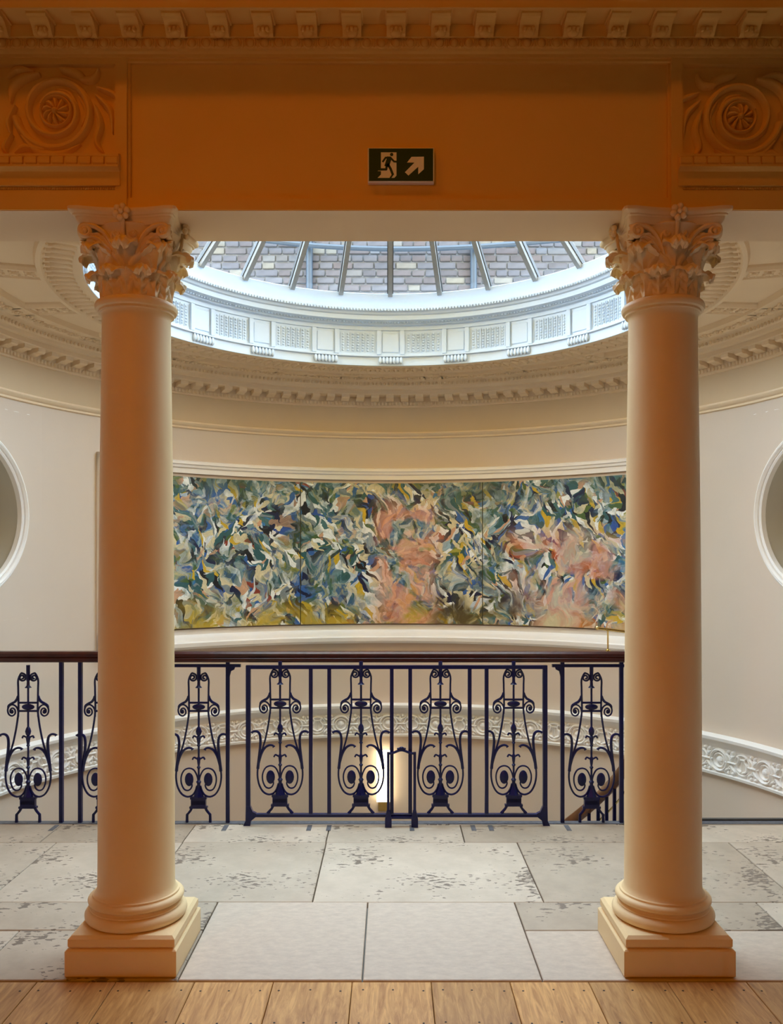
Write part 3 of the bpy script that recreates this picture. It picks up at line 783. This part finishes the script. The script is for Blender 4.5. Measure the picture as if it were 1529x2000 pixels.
# side bays: architrave steps, block row, scroll panels
for sg, xe in ((-1, -1.06), (1, 1.118)):
    x0, x1 = (-2.6, xe) if sg < 0 else (xe, 2.6)
    run('lower_fascia', [(3.43, ZS), (3.404, ZS), (3.404, 3.058), (3.43, 3.058)], x0, x1)
    run('upper_fascia', [(3.43, 3.058), (3.410, 3.058), (3.410, 3.072), (3.396, 3.074), (3.396, 3.128), (3.386, 3.134), (3.372, 3.138), (3.372, 3.146), (3.384, 3.150), (3.384, 3.178), (3.378, 3.182), (3.378, 3.19), (3.395, 3.198), (3.43, 3.198)], x0, x1)
    run('top_fillet', [(3.43, 3.55), (3.405, 3.553), (3.405, 3.58), (3.43, 3.58)], x0, x1)
    bd = MB(); x = x0
    while x < x1-.005:
        if abs(x) < 1.75: bd.ball((x, 3.406, 3.066), (.0046, .005, .005), 6, 4)
        x += .0095
    stuff(bd.obj('bead_row', 'beam', beam))
    blk = MB().box(-.0225, .0225, -.010, .002, -.014, .016, bev=.004).mesh('egg_block', 'beam', 0)
    for q in range(14):
        x = xe+sg*(.026+.0525*q)
        link('egg_block', blk, beam, (x, 3.384, 3.164))
    # rinceau scroll
    cx, cz = (-1.319, 3.375) if sg < 0 else (1.369, 3.352)
    yp = 3.426
    def scroll(cx, cz, sg):
        m = MB(); pts = []; wd = []; ht = []
        T = 2*PI*1.9
        for i in range(80):
            t = i/79; a = PI*1.05+T*t*1.0; r = .158*(1-t)**1.05+.062*(1-(1-t)**1.05)
            pts.append((sg*-r*math.cos(a)*-1, r*math.sin(a))); wd.append(.017-.007*t); ht.append(.026-.006*t)
        pts = [(cx+p[0], cz+p[1]) for p in pts]
        m.relief(pts, wd, ht, yp)
        so = m.obj('scroll_relief', 'beam', beam)
        ro = MB().ring((cx, cz), .060, .007, .018, 24, yp)
        for q in range(10):
            a = 2*PI*q/10
            ro.relief([(cx+.014*math.cos(a), cz+.014*math.sin(a)), (cx+.03*math.cos(a+.2), cz+.03*math.sin(a+.2)), (cx+.045*math.cos(a+.35), cz+.045*math.sin(a+.35)), (cx+.054*math.cos(a+.5), cz+.054*math.sin(a+.5))], [.004, .009, .010, .004], [.02, .024, .018, .008], yp)
        ro.dome((cx, cz, yp), .016, .03, 10, 3)
        stuff(ro.obj('rosette', 'beam', so))
        # leaves springing from the scroll
        def leaf(p, n_=5, w_=.016, h_=.024):
            q = crom([Vector(a) for a in p], n_); m_ = len(q)
            MB().relief([(cx+sg*v.x, cz+v.y) for v in q], [w_*math.sin(PI*(.12+.85*i/(m_-1))) for i in range(m_)], [h_*(1-.4*i/(m_-1)) for i in range(m_)], yp).obj('scroll_leaf', 'beam', so)
        leaf([(-.13, -.10), (-.07, -.155), (.02, -.165), (.10, -.13)], w_=.020)
        leaf([(-.04, -.155), (-.12, -.14), (-.16, -.165)])
        leaf([(-.06, .145), (-.13, .13), (-.17, .09), (-.175, .03)], w_=.022)
        leaf([(-.08, .15), (-.15, .165), (-.19, .13)])
        leaf([(.02, .162), (.08, .15), (.13, .11)], w_=.02)
        leaf([(.10, .12), (.15, .13), (.17, .17)], w_=.018)
        leaf([(-.155, .02), (-.185, -.04), (-.175, -.09)], w_=.014)
        leaf([(-.17, -.09), (-.20, -.14), (-.19, -.165)], w_=.016)
        leaf([(.155, .02), (.175, -.05), (.16, -.12), (.19, -.165)], w_=.016)
        leaf([(.16, .06), (.215, 0), (.225, -.09)], w_=.014)
        leaf([(.165, .09), (.235, .06), (.26, -.02)], w_=.013)
        leaf([(.09, .06), (.12, .0), (.10, -.06)], w_=.010, h_=.015)
        leaf([(.0, .085), (.05, .075), (.085, .03)], w_=.009, h_=.015)
    scroll(cx, cz, -sg if sg < 0 else -sg)
    scroll(cx+sg*.44, cz, sg)

# ------------------------------------------------------------------ exit sign on the beam
xs0, xs1 = px(718, 3.40), px(848, 3.40); zs0, zs1 = pz(356, 3.40), pz(288, 3.40)
sx, sz = (xs0+xs1)/2, (zs0+zs1)/2; sw, sh = (xs1-xs0)/2, (zs1-zs0)/2
sg_ = tag(empty('exit_sign', (sx, 3.428, sz)), 'emergency exit sign with running figure and arrow mounted on the beam', 'sign')
MB().box(-sw, sw, -.028, 0, -sh, sh, bev=.003).obj('sign_box', 'signbox', sg_, smooth=0)
MB().box(-sw+.005, sw-.005, -.030, -.026, -sh+.005, sh-.005).obj('sign_face', 'signdark', sg_, smooth=0)
# glyphs taken in crop pixels of the sign: face 437..1124 x 158..500
def gp(pts): return [((x-780)/687*2*(sw-.005), -(y-329)/342*2*(sh-.005)) for x, y in pts]
def plate(name, pts, mat, d, parent=sg_):
    g2 = gp(pts); return MB().prism(g2, -.030-d, -.029).obj(name, mat, parent, smooth=0)
door = plate('door_symbol', [(565, 200), (732, 200), (732, 445), (708, 470), (530, 470), (565, 435)], 'signlight', .0012)
plate('arrow_symbol', [(822, 410), (925, 308), (845, 308), (893, 248), (1026, 246), (1026, 378), (965, 432), (965, 352), (860, 445)], 'signlight', .0012)
def limb(name, a, wd_):
    A = [Vector(p) for p in gp(a)]; m = MB()
    for i in range(len(A)-1):
        d = (A[i+1]-A[i]).normalized(); q = Vector((-d.y, d.x)); w_ = wd_/687*2*sw
        m.prism([tuple(A[i]+q*w_-d*w_*.5), tuple(A[i]-q*w_-d*w_*.5), tuple(A[i+1]-q*w_+d*w_*.5), tuple(A[i+1]+q*w_+d*w_*.5)], -.0325-.0001*i, -.030)
    return m
run_ = limb('running_figure', [(655, 262), (630, 340)], 24)
for a, w_ in (([(585, 300), (615, 258), (665, 255), (705, 298), (748, 302)], 9), ([(628, 335), (622, 382), (548, 382)], 11), ([(640, 325), (668, 375), (692, 435)], 12), ([(690, 440), (668, 470)], 8)):
    l = limb('x', a, w_); b0 = len(run_.v); run_.v += l.v; run_.f += [tuple(i+b0 for i in f) for f in l.f]
c_ = gp([(680, 224)])[0]; hr = 17/687*2*sw
run_.prism([(c_[0]+hr*math.cos(2*PI*k/16), c_[1]+hr*math.sin(2*PI*k/16)) for k in range(16)], -.0325, -.030)
run_.obj('running_figure', 'signdark', sg_, smooth=0)
plate('foot_symbol', [(530, 398), (545, 388), (600, 396), (600, 400)], 'signlight', .0011)

# ------------------------------------------------------------------ columns
def make_leaf(h, w0, curl, bell):
    """acanthus leaf hugging the bell (radius function), curling out and down at the top; faces -y"""
    nt_, ns = 40, 18; rows = []
    zt = h-curl
    for i in range(nt_+1):
        t = i/nt_
        if t < .58:
            q = t/.58; z = zt*q; out = bell(z)+.006+.010*q*q
            nx_, nz_ = -1.0, 0.0
        else:
            q = (t-.58)/.42*PI*1.25
            z = zt+curl*math.sin(q); out = bell(zt)+.016+curl*(1-math.cos(q))
        lob = 1+.13*math.sin(2*PI*4.2*t+.6)
        tipw = 1 if t < .72 else math.sqrt(max(.05, 1-((t-.72)/.30)**2))
        wdt = w0*(.86+.22*math.sin(PI*min(1, t*1.05)))*lob*tipw
        r_ = []
        for j in range(ns+1):
            s_ = -1+2*j/ns
            x = wdt*s_
            rib = .010*math.exp(-(s_/.13)**2)+(.0070*math.cos(2*PI*(4.2*t-1.3*abs(s_))+.4)*min(1, abs(s_)*3) if abs(s_) > .05 else 0)-.016*abs(s_)**2.5
            k_ = 0 if t < .58 else min(1, (t-.58)/.2)
            yy = out+rib*(1-.75*k_)-.5*x*x/max(bell(z), .1)
            zz_ = z+rib*.8*k_
            r_.append((x, -yy, zz_))
        rows.append(r_)
    m = MB(); m.quad_grid(rows)
    back = []
    for i, r in enumerate(rows):
        t = i/nt_; q = 0 if t < .58 else (t-.58)/.42*PI*1.25
        back.append([(x*.97, y+.011*math.cos(q), z-.011*math.sin(q)) for x, y, z in r])
    m.quad_grid([r[::-1] for r in back])
    for e in (0, -1): m.quad_grid([[r[e] for r in rows], [r[e] for r in back]])
    m.quad_grid([rows[-1], back[-1]])
    return m
ZCAP = 2.662
def bell_r(z): return .128+.05*(max(0, z)/.26)**2.4
meshes = {}
def col_meshes():
    meshes['low'] = make_leaf(.108, .053, .021, bell_r).mesh('acanthus_leaf', 'cream', 60)
    meshes['high'] = make_leaf(.205, .050, .027, lambda z: bell_r(z)+.004).mesh('acanthus_leaf', 'cream', 60)
    # corner volute on one face (front face = -y), right-hand side; spiral in the face plane
    def spiral(x0, z0, r0, r1, turns, y0, start, n=26, sgn=1):
        return [(x0+sgn*(r0+(r1-r0)*i/n)*math.cos(start+2*PI*turns*i/n), y0, z0+(r0+(r1-r0)*i/n)*math.sin(start+2*PI*turns*i/n)) for i in range(n+1)]
    for mir in (1, -1):
        m = MB()
        sp = spiral(.150, .236, .026, .008, -1.6, -.168, PI*.55)
        st_ = crom([(.040, -.135, .155), (.055, -.145, .195), (.080, -.155, .232), (.112, -.163, .254)], 5)
        pts = [Vector(p) for p in st_]+[Vector(p) for p in sp]
        pts = [Vector((p.x*mir, p.y, p.z)) for p in pts]
        rad = [.010]*len(st_)+[.0095-.003*i/len(sp) for i in range(len(sp))]
        m.tube(pts, rad, 8, flat=1.5)
        m.ball((mir*.150, -.176, .236), (.010, .008, .010), 8, 5)
        meshes['vol%d' % mir] = m.mesh('volute', 'cream', 60)
        m = MB()
        sp = spiral(.030, .232, .015, .004, 1.4, -.158, PI*.45)
        sp = [(2*.030-p[0], p[1], p[2]) for p in sp]
        st_ = crom([(.032, -.135, .150), (.050, -.142, .185), (.052, -.150, .220), (.044, -.156, .242)], 4)
        pts = [Vector((p[0]*mir, p[1], p[2])) for p in st_]+[Vector((p[0]*mir, p[1], p[2])) for p in sp]
        m.tube(pts, [.0065]*len(pts), 6, flat=1.3)
        meshes['hel%d' % mir] = m.mesh('helix_stalk', 'cream', 60)
        # leaf arching under the volute
        rows = []
        for i in range(11):
            t = i/10; cx_ = .055+.085*t; cz_ = .165+.048*math.sin(t*PI*.62); w_ = .021*(.6+.7*math.sin(PI*(.15+.8*t)))*(1+.14*math.sin(t*22)); yy = -.140-.030*t
            rows.append([(mir*(cx_-.6*w_*s_*.5), yy-.010*(1-s_*s_)-.006*math.cos(3*PI*s_), cz_+w_*s_) for s_ in (-1, -.66, -.33, 0, .33, .66, 1)])
        m = MB().quad_grid(rows); bk = [[(x, y+.012, z) for x, y, z in r] for r in rows]; m.quad_grid([r[::-1] for r in bk])
        m.quad_grid([rows[0], bk[0]]); m.quad_grid([rows[-1], bk[-1]]); m.quad_grid([[r[0] for r in rows], [r[0] for r in bk]]); m.quad_grid([[r[-1] for r in rows], [r[-1] for r in bk]])
        meshes['cal%d' % mir] = m.mesh('caulicole_leaf', 'cream', 60)
    m = MB()
    for k in range(6):
        a = 2*PI*k/6+.3
        m.ball((.022*math.cos(a), -.008, .022*math.sin(a)), (.0135, .012, .0135), 8, 5)
    m.ball((0, -.016, 0), (.010, .010, .010), 8, 5)
    m.tube([(0, .004, -.012), (0, .012, -.06), (0, .03, -.12)], [.010, .008, .006], 6)
    meshes['fleuron'] = m.mesh('fleuron', 'cream', 60)
    # abacus with hollow sides
    def plan(k):
        out = []
        c = .216*k; cut = .030*k; dip = .036*k
        for q in range(4):
            for i in range(13):
                t = -1+2*i/12; x = t*(c-cut*.5); y = -(c+.006-dip*(1-t*t)-(.012 if abs(t) > .99 else 0))
                a = q*PI/2; out.append((x*math.cos(a)-y*math.sin(a), x*math.sin(a)+y*math.cos(a)))
        return out
    m = MB(); zs = [(.84, .262), (.86, .268), (.885, .276), (.90, .288), (.93, .292), (.935, .297), (.985, .304), (1.0, .310), (1.0, .3205)]
    rows = [[(x, y, z) for x, y in plan(k)] for k, z in zs]
    m.quad_grid(rows, close_u=True); m.cap(rows[-1]); m.cap(rows[0][::-1]); meshes['abacus'] = m.mesh('abacus', 'cream', 35)
    meshes['bell'] = MB().lathe([(.128, 0)]+[(bell_r(.26*i/8), .26*i/8) for i in range(1, 9)]+[(.186, .266), (.18, .272)], 40).mesh('capital', 'cream')
    pts = MB().lathe([(.155, .27), (.1535, .40), (.1525, 1.0), (.149, 1.5), (.144, 2.0), (.1375, 2.45), (.1365, 2.60), (.138, 2.618), (.146, 2.624)], 64)
    pts = MB().lathe([(.168, .262), (.158, .272), (.1535, .29), (.1525, .40), (.1520, 1.0), (.149, 1.5), (.144, 2.0), (.1375, 2.45), (.1362, 2.585), (.138, 2.605), (.146, 2.613)], 64)
    meshes['shaft'] = pts.mesh('shaft', 'cream')
    meshes['neck'] = MB().lathe([(.146, 2.611), (.150, 2.613), (.150, 2.622), (.160, 2.626), (.1645, 2.636), (.1645, 2.643), (.160, 2.653), (.148, 2.660), (.130, 2.664)], 56).mesh('neck_ring', 'cream', 30)
    def tor(r, z0, z1, b): 
        zm = (z0+z1)/2; h = (z1-z0)/2
        return [(r-b+b*math.cos(PI/2*(-1+2*i/10)), zm+h*math.sin(PI/2*(-1+2*i/10))) for i in range(11)]
    meshes['base'] = MB().lathe([(.18, .155)]+tor(.203, .157, .206, .026)+[(.182, .207), (.182, .212), (.174, .216), (.170, .2205), (.178, .225)]+tor(.190, .226, .256, .016)+[(.172, .257), (.172, .264), (.165, .266)], 72).mesh('base_moulding', 'cream', 30)
    meshes['plinth'] = MB().box(-.215, .215, -.215, .215, 0, .108, bev=.006).box(-.2065, .2065, -.2065, .2065, .106, .157, bev=.012).mesh('plinth', 'cream', 30)
col_meshes()
for x, lab in ((XL, 'cream column with leafy capital standing left of the middle opening'), (XR, 'cream column with leafy capital standing right, beside the brass stand')):
    c = tag(empty('column', (x, 3.57, 0)), lab, 'column', 'columns carrying the beam')
    for k in ('plinth', 'base', 'shaft', 'neck'): link(meshes[k].name.split('.')[0], meshes[k], c)
    cap = link('capital', meshes['bell'], c, (0, 0, ZCAP))
    link('abacus', meshes['abacus'], cap)
    for k in range(8):
        link('acanthus_leaf', meshes['low'], cap, (0, 0, 0), PI/8+k*PI/4)
        link('acanthus_leaf', meshes['high'], cap, (0, 0, 0), k*PI/4)
    for q in range(4):
        for mir in (1, -1):
            link('volute', meshes['vol%d' % mir], cap, (0, 0, 0), q*PI/2)
            link('helix_stalk', meshes['hel%d' % mir], cap, (0, 0, 0), q*PI/2)
            link('caulicole_leaf', meshes['cal%d' % mir], cap, (0, 0, 0), q*PI/2)
        a = q*PI/2
        link('fleuron', meshes['fleuron'], cap, (.196*math.sin(a), -.196*math.cos(a), .298), a)

# ------------------------------------------------------------------ ironwork
KX = YR/F
def rx(x): return (x-764.5)*KX
def rz_(y): return 1.6-(y-1100)*KX
U = .0006
def lp(p): return (p[0]-452)*U, (1790-p[1])*U            # crop pixels of the lyre close-up -> metres
def path(pts, k=5): return [(v.x, 0, v.y) for v in crom([Vector(lp(p)) for p in pts], k)]
def mirror(m):
    b = len(m.v); nf = [tuple(i+b for i in f[::-1]) for f in m.f]; m.v += [(-x, y, z) for x, y, z in m.v[:b]]; m.f += nf; return m
def spir(c, r0, r1, a0, turns, n=22):
    return [(c[0]+(r0+(r1-r0)*i/n)*math.cos(a0+2*PI*turns*i/n), c[1]-(r0+(r1-r0)*i/n)*math.sin(a0+2*PI*turns*i/n)) for i in range(n+1)]
T = .0058
lyre_meshes = {}
sp = spir((512, 298), 8, 44, -.3*PI, -1.65, 24)
lyre_meshes['arm'] = MB().tube(path(sp+[(554, 320), (554, 400), (553, 480), (551, 560), (551, 640), (562, 740), (580, 850), (606, 970), (636, 1070), (664, 1170), (682, 1270), (682, 1350), (664, 1430), (625, 1495), (570, 1522), (520, 1508), (487, 1465), (470, 1410)], 3), .0062, 6).mesh('lyre_arm', 'iron')
m = MB().tube(path([(455, 1378), (468, 1310), (500, 1250), (548, 1230), (600, 1250), (630, 1310), (630, 1380), (605, 1440), (568, 1458), (535, 1442), (520, 1405), (535, 1370)], 4), T*.9, 6)
x, z = lp((550, 1345)); m.ball((x, 0, z), (.027, .010, .042), 12, 8)
lyre_meshes['scroll'] = m.mesh('lyre_scroll', 'iron')
lyre_meshes['leaf'] = MB().tube(path([(680, 1260), (670, 1170), (658, 1060), (653, 970), (664, 905), (695, 880), (730, 884), (742, 896)], 4), [.0105-.004*i/28 for i in range(26)]+[.008, .010, .0105], 6).mesh('lyre_leaf', 'iron')
lyre_meshes['tongue'] = MB().tube(path([(672, 1200), (645, 1110), (608, 1048), (565, 1022), (528, 1024), (514, 1040)], 4), [.0095-.0035*i/20 for i in range(18)]+[.008, .010, .0105], 6).mesh('lyre_tongue', 'iron')
m = MB().tube(path([(553, 700), (554, 650), (568, 605), (605, 577), (642, 588), (662, 630), (650, 676), (615, 692), (586, 668), (588, 630), (612, 612), (634, 628), (634, 655), (614, 662), (606, 645)], 3), .0054, 6)
m.ball((*lp((616, 642))[:1], 0, lp((616, 642))[1]), (.008, .006, .010), 8, 6)
m.tube(path([(556, 480), (562, 510), (585, 545), (615, 562), (648, 585), (663, 630)], 4), [.004, .006]+[.0085]*16+[.006, .005, .004], 6)
lyre_meshes['shoulder'] = m.mesh('shoulder_scroll', 'iron')
m = MB()
for y in (556, 641):
    x0, z = lp((356, y)); x1, _ = lp((548, y)); m.box(x0, x1, -.006, .006, z-.0058, z+.0058)
x, z = lp((452, 600)); m.ball((x, 0, z), (.040, .012, .019), 14, 8)
lyre_meshes['bridge'] = m.mesh('lyre_bridge', 'iron')
m = MB()
def zz(y): return (1790-y)*U
m.lathe([(.0115, zz(330)), (.0125, zz(170))], 8)
m.lathe([(.0065, zz(1500)), (.0065, zz(340))], 8)
m.lathe([(.022, zz(402)), (.010, zz(380)), (.0085, zz(330))], 8)
m.lathe([(.006, zz(800)), (.015, zz(825)), (.019, zz(850)), (.015, zz(880)), (.008, zz(895)), (.016, zz(905)), (.013, zz(935)), (.008, zz(985)), (.012, zz(995)), (.006, zz(1010))][::-1], 8)
m.lathe([(.006, zz(1110)), (.012, zz(1125)), (.009, zz(1180)), (.006, zz(1205)), (.013, zz(1220)), (.006, zz(1240))][::-1], 8)
m.lathe([(.008, zz(1350)), (.017, zz(1370)), (.010, zz(1390)), (.013, zz(1440)), (.032, zz(1520))][::-1], 8)
for y, w_ in ((905, 60), (1125, 64)):
    h = MB().tube([((v.x), 0, v.y) for v in crom([Vector((0, zz(y+18))), Vector((.018, zz(y))), Vector((.030, zz(y-6))), Vector((w_*U, zz(y+16)))], 4)], .0058, 6)
    mirror(h); b0 = len(m.v); m.v += h.v; m.f += [tuple(i+b0 for i in f) for f in h.f]
lyre_meshes['stem'] = m.mesh('lyre_stem', 'iron')
m = MB()
for x_, y0, y1 in ((84, 1545, 1522), (76, 1622, 1545), (70, 1600, 1560), (92, 1640, 1620)):
    m.box(-x_*U, x_*U, -.014, .014, zz(y0), zz(y1))
lyre_meshes['pedestal'] = m.mesh('lyre_pedestal', 'iron', 0)
def foot(zbot):
    m = MB(); p = [(70*U, 0, zz(1636)), (84*U, 0, zz(1665)), (104*U, 0, zz(1690)), (118*U, 0, zz(1705)), (119*U, 0, zz(1740)), (119*U, 0, zbot)]
    m.tube(p, [.009, .0085, .008, .009, .009, .010], 6); return m
def foot_s(zbot):
    m = MB(); p = [(70*U, 0, zz(1636)), (88*U, 0, zz(1668)), (108*U, 0, zz(1690)), (124*U, 0, zbot)]
    m.tube(p, [.009, .0085, .009, .013], 6); return m
lyre_meshes['foot'] = foot(0).mesh('lyre_foot', 'iron'); lyre_meshes['foot_s'] = foot_s(zz(1715)).mesh('lyre_foot', 'iron')
def lyre(parent, x, dz, short):
    base = link('lyre_panel', lyre_meshes['stem'], parent, (x, 0, dz))
    for k, nm in (('arm', 'lyre_arm'), ('scroll', 'lyre_scroll'), ('leaf', 'lyre_leaf'), ('tongue', 'lyre_tongue'), ('shoulder', 'shoulder_scroll')):
        link(nm, lyre_meshes[k], base); link(nm, lyre_meshes[k], base, (0, 0, 0), PI)
    for k, nm in (('bridge', 'lyre_bridge'), ('pedestal', 'lyre_pedestal')):
        link(nm, lyre_meshes[k], base)
    k = 'foot_s' if short else 'foot'
    link('lyre_foot', lyre_meshes[k], base)
    o = link('lyre_foot', lyre_meshes[k], base); o.rotation_euler = (0, 0, PI)
bal = tag(empty('balustrade', (0, YR, 0)), 'fixed landing balustrade of blue iron lyres and posts under a mahogany handrail', 'railing')
XE = rx(1219)
hr_ = MB(); prof = [(-.030, .992), (-.036, 1.000), (-.036, 1.016), (-.030, 1.022), (-.036, 1.030), (-.036, 1.044), (-.026, 1.056), (0, 1.060), (.026, 1.056), (.036, 1.044), (.036, 1.000), (.030, .992)]
hr_.quad_grid([[(x, y, z) for y, z in prof] for x in (-XW, XE)], close_u=True); hr_.cap([(-XW, y, z) for y, z in prof]); hr_.cap([(XE, y, z) for y, z in prof][::-1])
hr_.obj('handrail', 'mahog', bal, smooth=30)
post_h = MB().box(-.0115, .0115, -.0115, .0115, 0, .992).mesh('post', 'iron', 0)
for x in (-30, 120, 157, 270, 445, 1098, 1213): link('post', post_h, bal, (rx(x), 0, 0))
for x in (-85, 55, 205, 388, 1155): lyre(bal, rx(x), 0, False)
for x0, x1 in ((335, 470), (1078, 1218)): MB().box(rx(x0), rx(x1), -.012, .012, .960, .978).obj('top_bar', 'iron', bal, smooth=0)
bracket = MB().prism([(.0115, .96), (.045, .96), (.04, .945), (.02, .935), (.0115, .90)], -.006, .006).mesh('bracket', 'iron', 0)
link('bracket', bracket, bal, (rx(445), 0, 0)); o = link('bracket', bracket, bal, (rx(1098), 0, 0), PI)
# removable barrier panel in the middle
gate = tag(empty('barrier_panel', (0, YR-.053, 0)), 'middle blue iron gate panel with bottom rail and corner feet between the fixed lyres', 'gate')
gate.scale = ((YR-.053)/YR, 1, 1)
MB().box(rx(481), rx(1068), -.011, .011, .955, .977).obj('top_rail', 'iron', gate, smooth=0)
MB().box(rx(481), rx(1068), -.013, .013, .052, .074, bev=.003).obj('bottom_rail', 'iron', gate, smooth=0)
gp_ = MB().box(-.0115, .0115, -.0115, .0115, .06, .975).mesh('post', 'iron', 0)
for x in (607, 643, 765, 801, 917, 950): link('post', gp_, gate, (rx(x), 0, 0))
for sg, x in ((1, 485), (-1, 1064)):
    link('gate_post', MB().box(-.014, .014, -.0135, .0135, .03, .977).mesh('end_post', 'iron', 0), gate, (rx(x), 0, 0))
    MB().prism([(-sg*.03, 0), (sg*.012, 0), (sg*.018, .03), (sg*.05, .056), (sg*.05, .075), (sg*.03, .085), (sg*.014, .12), (-sg*.014, .12), (-sg*.016, .03)][::1 if sg > 0 else -1], -.014, .014).obj('corner_foot', 'iron', gate, (rx(x), 0, 0), smooth=0)
for x in (547, 705, 860, 1003): lyre(gate, rx(x), .028, True)
# small latch frame in front of the meeting posts
lf_ = tag(empty('latch_frame', (rx(784)*.985, YR-.086, 0)), 'small upright blue iron latch frame standing before the middle of the gate', 'latch frame')
for sg in (-1, 1):
    MB().box(sg*.080-.0085, sg*.080+.0085, -.009, .009, .02, .455).obj('upright', 'iron', lf_, smooth=0)
    MB().prism([(sg*.06, 0), (sg*.10, 0), (sg*.10, .05), (sg*.09, .10), (sg*.07, .10), (sg*.06, .05)][::1 if sg > 0 else -1], -.014, .014).obj('foot', 'iron', lf_, smooth=0)
MB().tube([(v.x, 0, v.y) for v in crom([Vector((-.08, .445)), Vector((-.05, .45)), Vector((-.02, .462)), Vector((0, .466)), Vector((.02, .462)), Vector((.05, .45)), Vector((.08, .445))], 4)], .008, 6).obj('top_arch', 'iron', lf_)
mk = MB().ball((0, 0, .478), (.016, .009, .010), 8, 6)
for sg in (-1, 1): mk.ball((sg*.018, 0, .474), (.010, .008, .008), 8, 5)
mk.obj('crest', 'iron', lf_)
MB().box(-.075, .075, -.006, .006, .05, .062).obj('cross_bar', 'iron', lf_, smooth=0)

# brass stand on the handrail
bs = tag(empty('brass_stand', (rx(1187), YR, 1.060)), 'brass picture-light style stand on the handrail beside the right column', 'stand')
MB().lathe([(.016, 0), (.014, .006), (.006, .010)], 16).obj('base', 'brass', bs)
MB().lathe([(.005, .008), (.005, .118), (.009, .124)], 12).obj('stem', 'brass', bs)
MB().tube([(-.065, 0, .140), (.16, 0, .112)], .0095, 12).obj('bar', 'brass', bs)
MB().ball((-.066, 0, .140), (.0105, .013, .013), 10, 6).obj('finial', 'brass', bs)

# stair railing going down behind the balustrade
sr = tag(empty('stair_railing', (1.55, 5.5, -.3)), 'brown wooden stair handrail descending behind the balustrade at lower right', 'railing')
o0 = sr.location
pts = [(1.76, 5.47, .86), (1.68, 5.48, .68), (1.57, 5.53, .45)]
for a in (9, 19, 29, 40, 52, 66, 80):
    ar = math.radians(a); pts.append((1.5*math.cos(ar), YR+1.5*math.sin(ar), .44-.0208*a))
cp = crom([Vector(p)-o0 for p in pts], 5)
MB().tube(cp, .034, 8, up=(0, 0, 1), flat=1.2).obj('handrail', 'oakrail', sr)
MB().tube([(p.x*1.0, p.y+.03, p.z-.17) for p in cp[8:]], .006, 6).obj('brass_rail', 'brass', sr)
MB().box(1.76-.03-o0.x, 1.76+.03-o0.x, 5.47-.03-o0.y, 5.47+.03-o0.y, -.19-o0.z, .90-o0.z, bev=.006).lathe([(.034, .90-o0.z), (.040, .915-o0.z), (.034, .93-o0.z), (.012, .945-o0.z)], 12, (1.76-o0.x, 5.47-o0.y, 0)).obj('newel_post', 'oakrail', sr, smooth=30)
for i in range(9, len(cp), 2):
    p = cp[i]; zb = p.z-.95
    MB().box(p.x-.010, p.x+.010, p.y-.010, p.y+.010, max(zb, -3.0), p.z-.02).obj('baluster', 'iron', sr, smooth=0)

# wall lamp down in the stairwell
s_l = -.075; x, y, rz = wp(s_l, .0)
wl = tag(empty('wall_lamp', (x, y, -.64), rz), 'tall glowing box lamp on the curved wall behind the gate', 'lamp')
MB().box(-.066, .066, -.075, -.012, .0, .475, bev=.004).obj('diffuser', 'lamp', wl, smooth=0)
MB().box(-.05, .05, -.014, 0, -.10, .46).obj('back_plate', 'brass', wl, smooth=0)
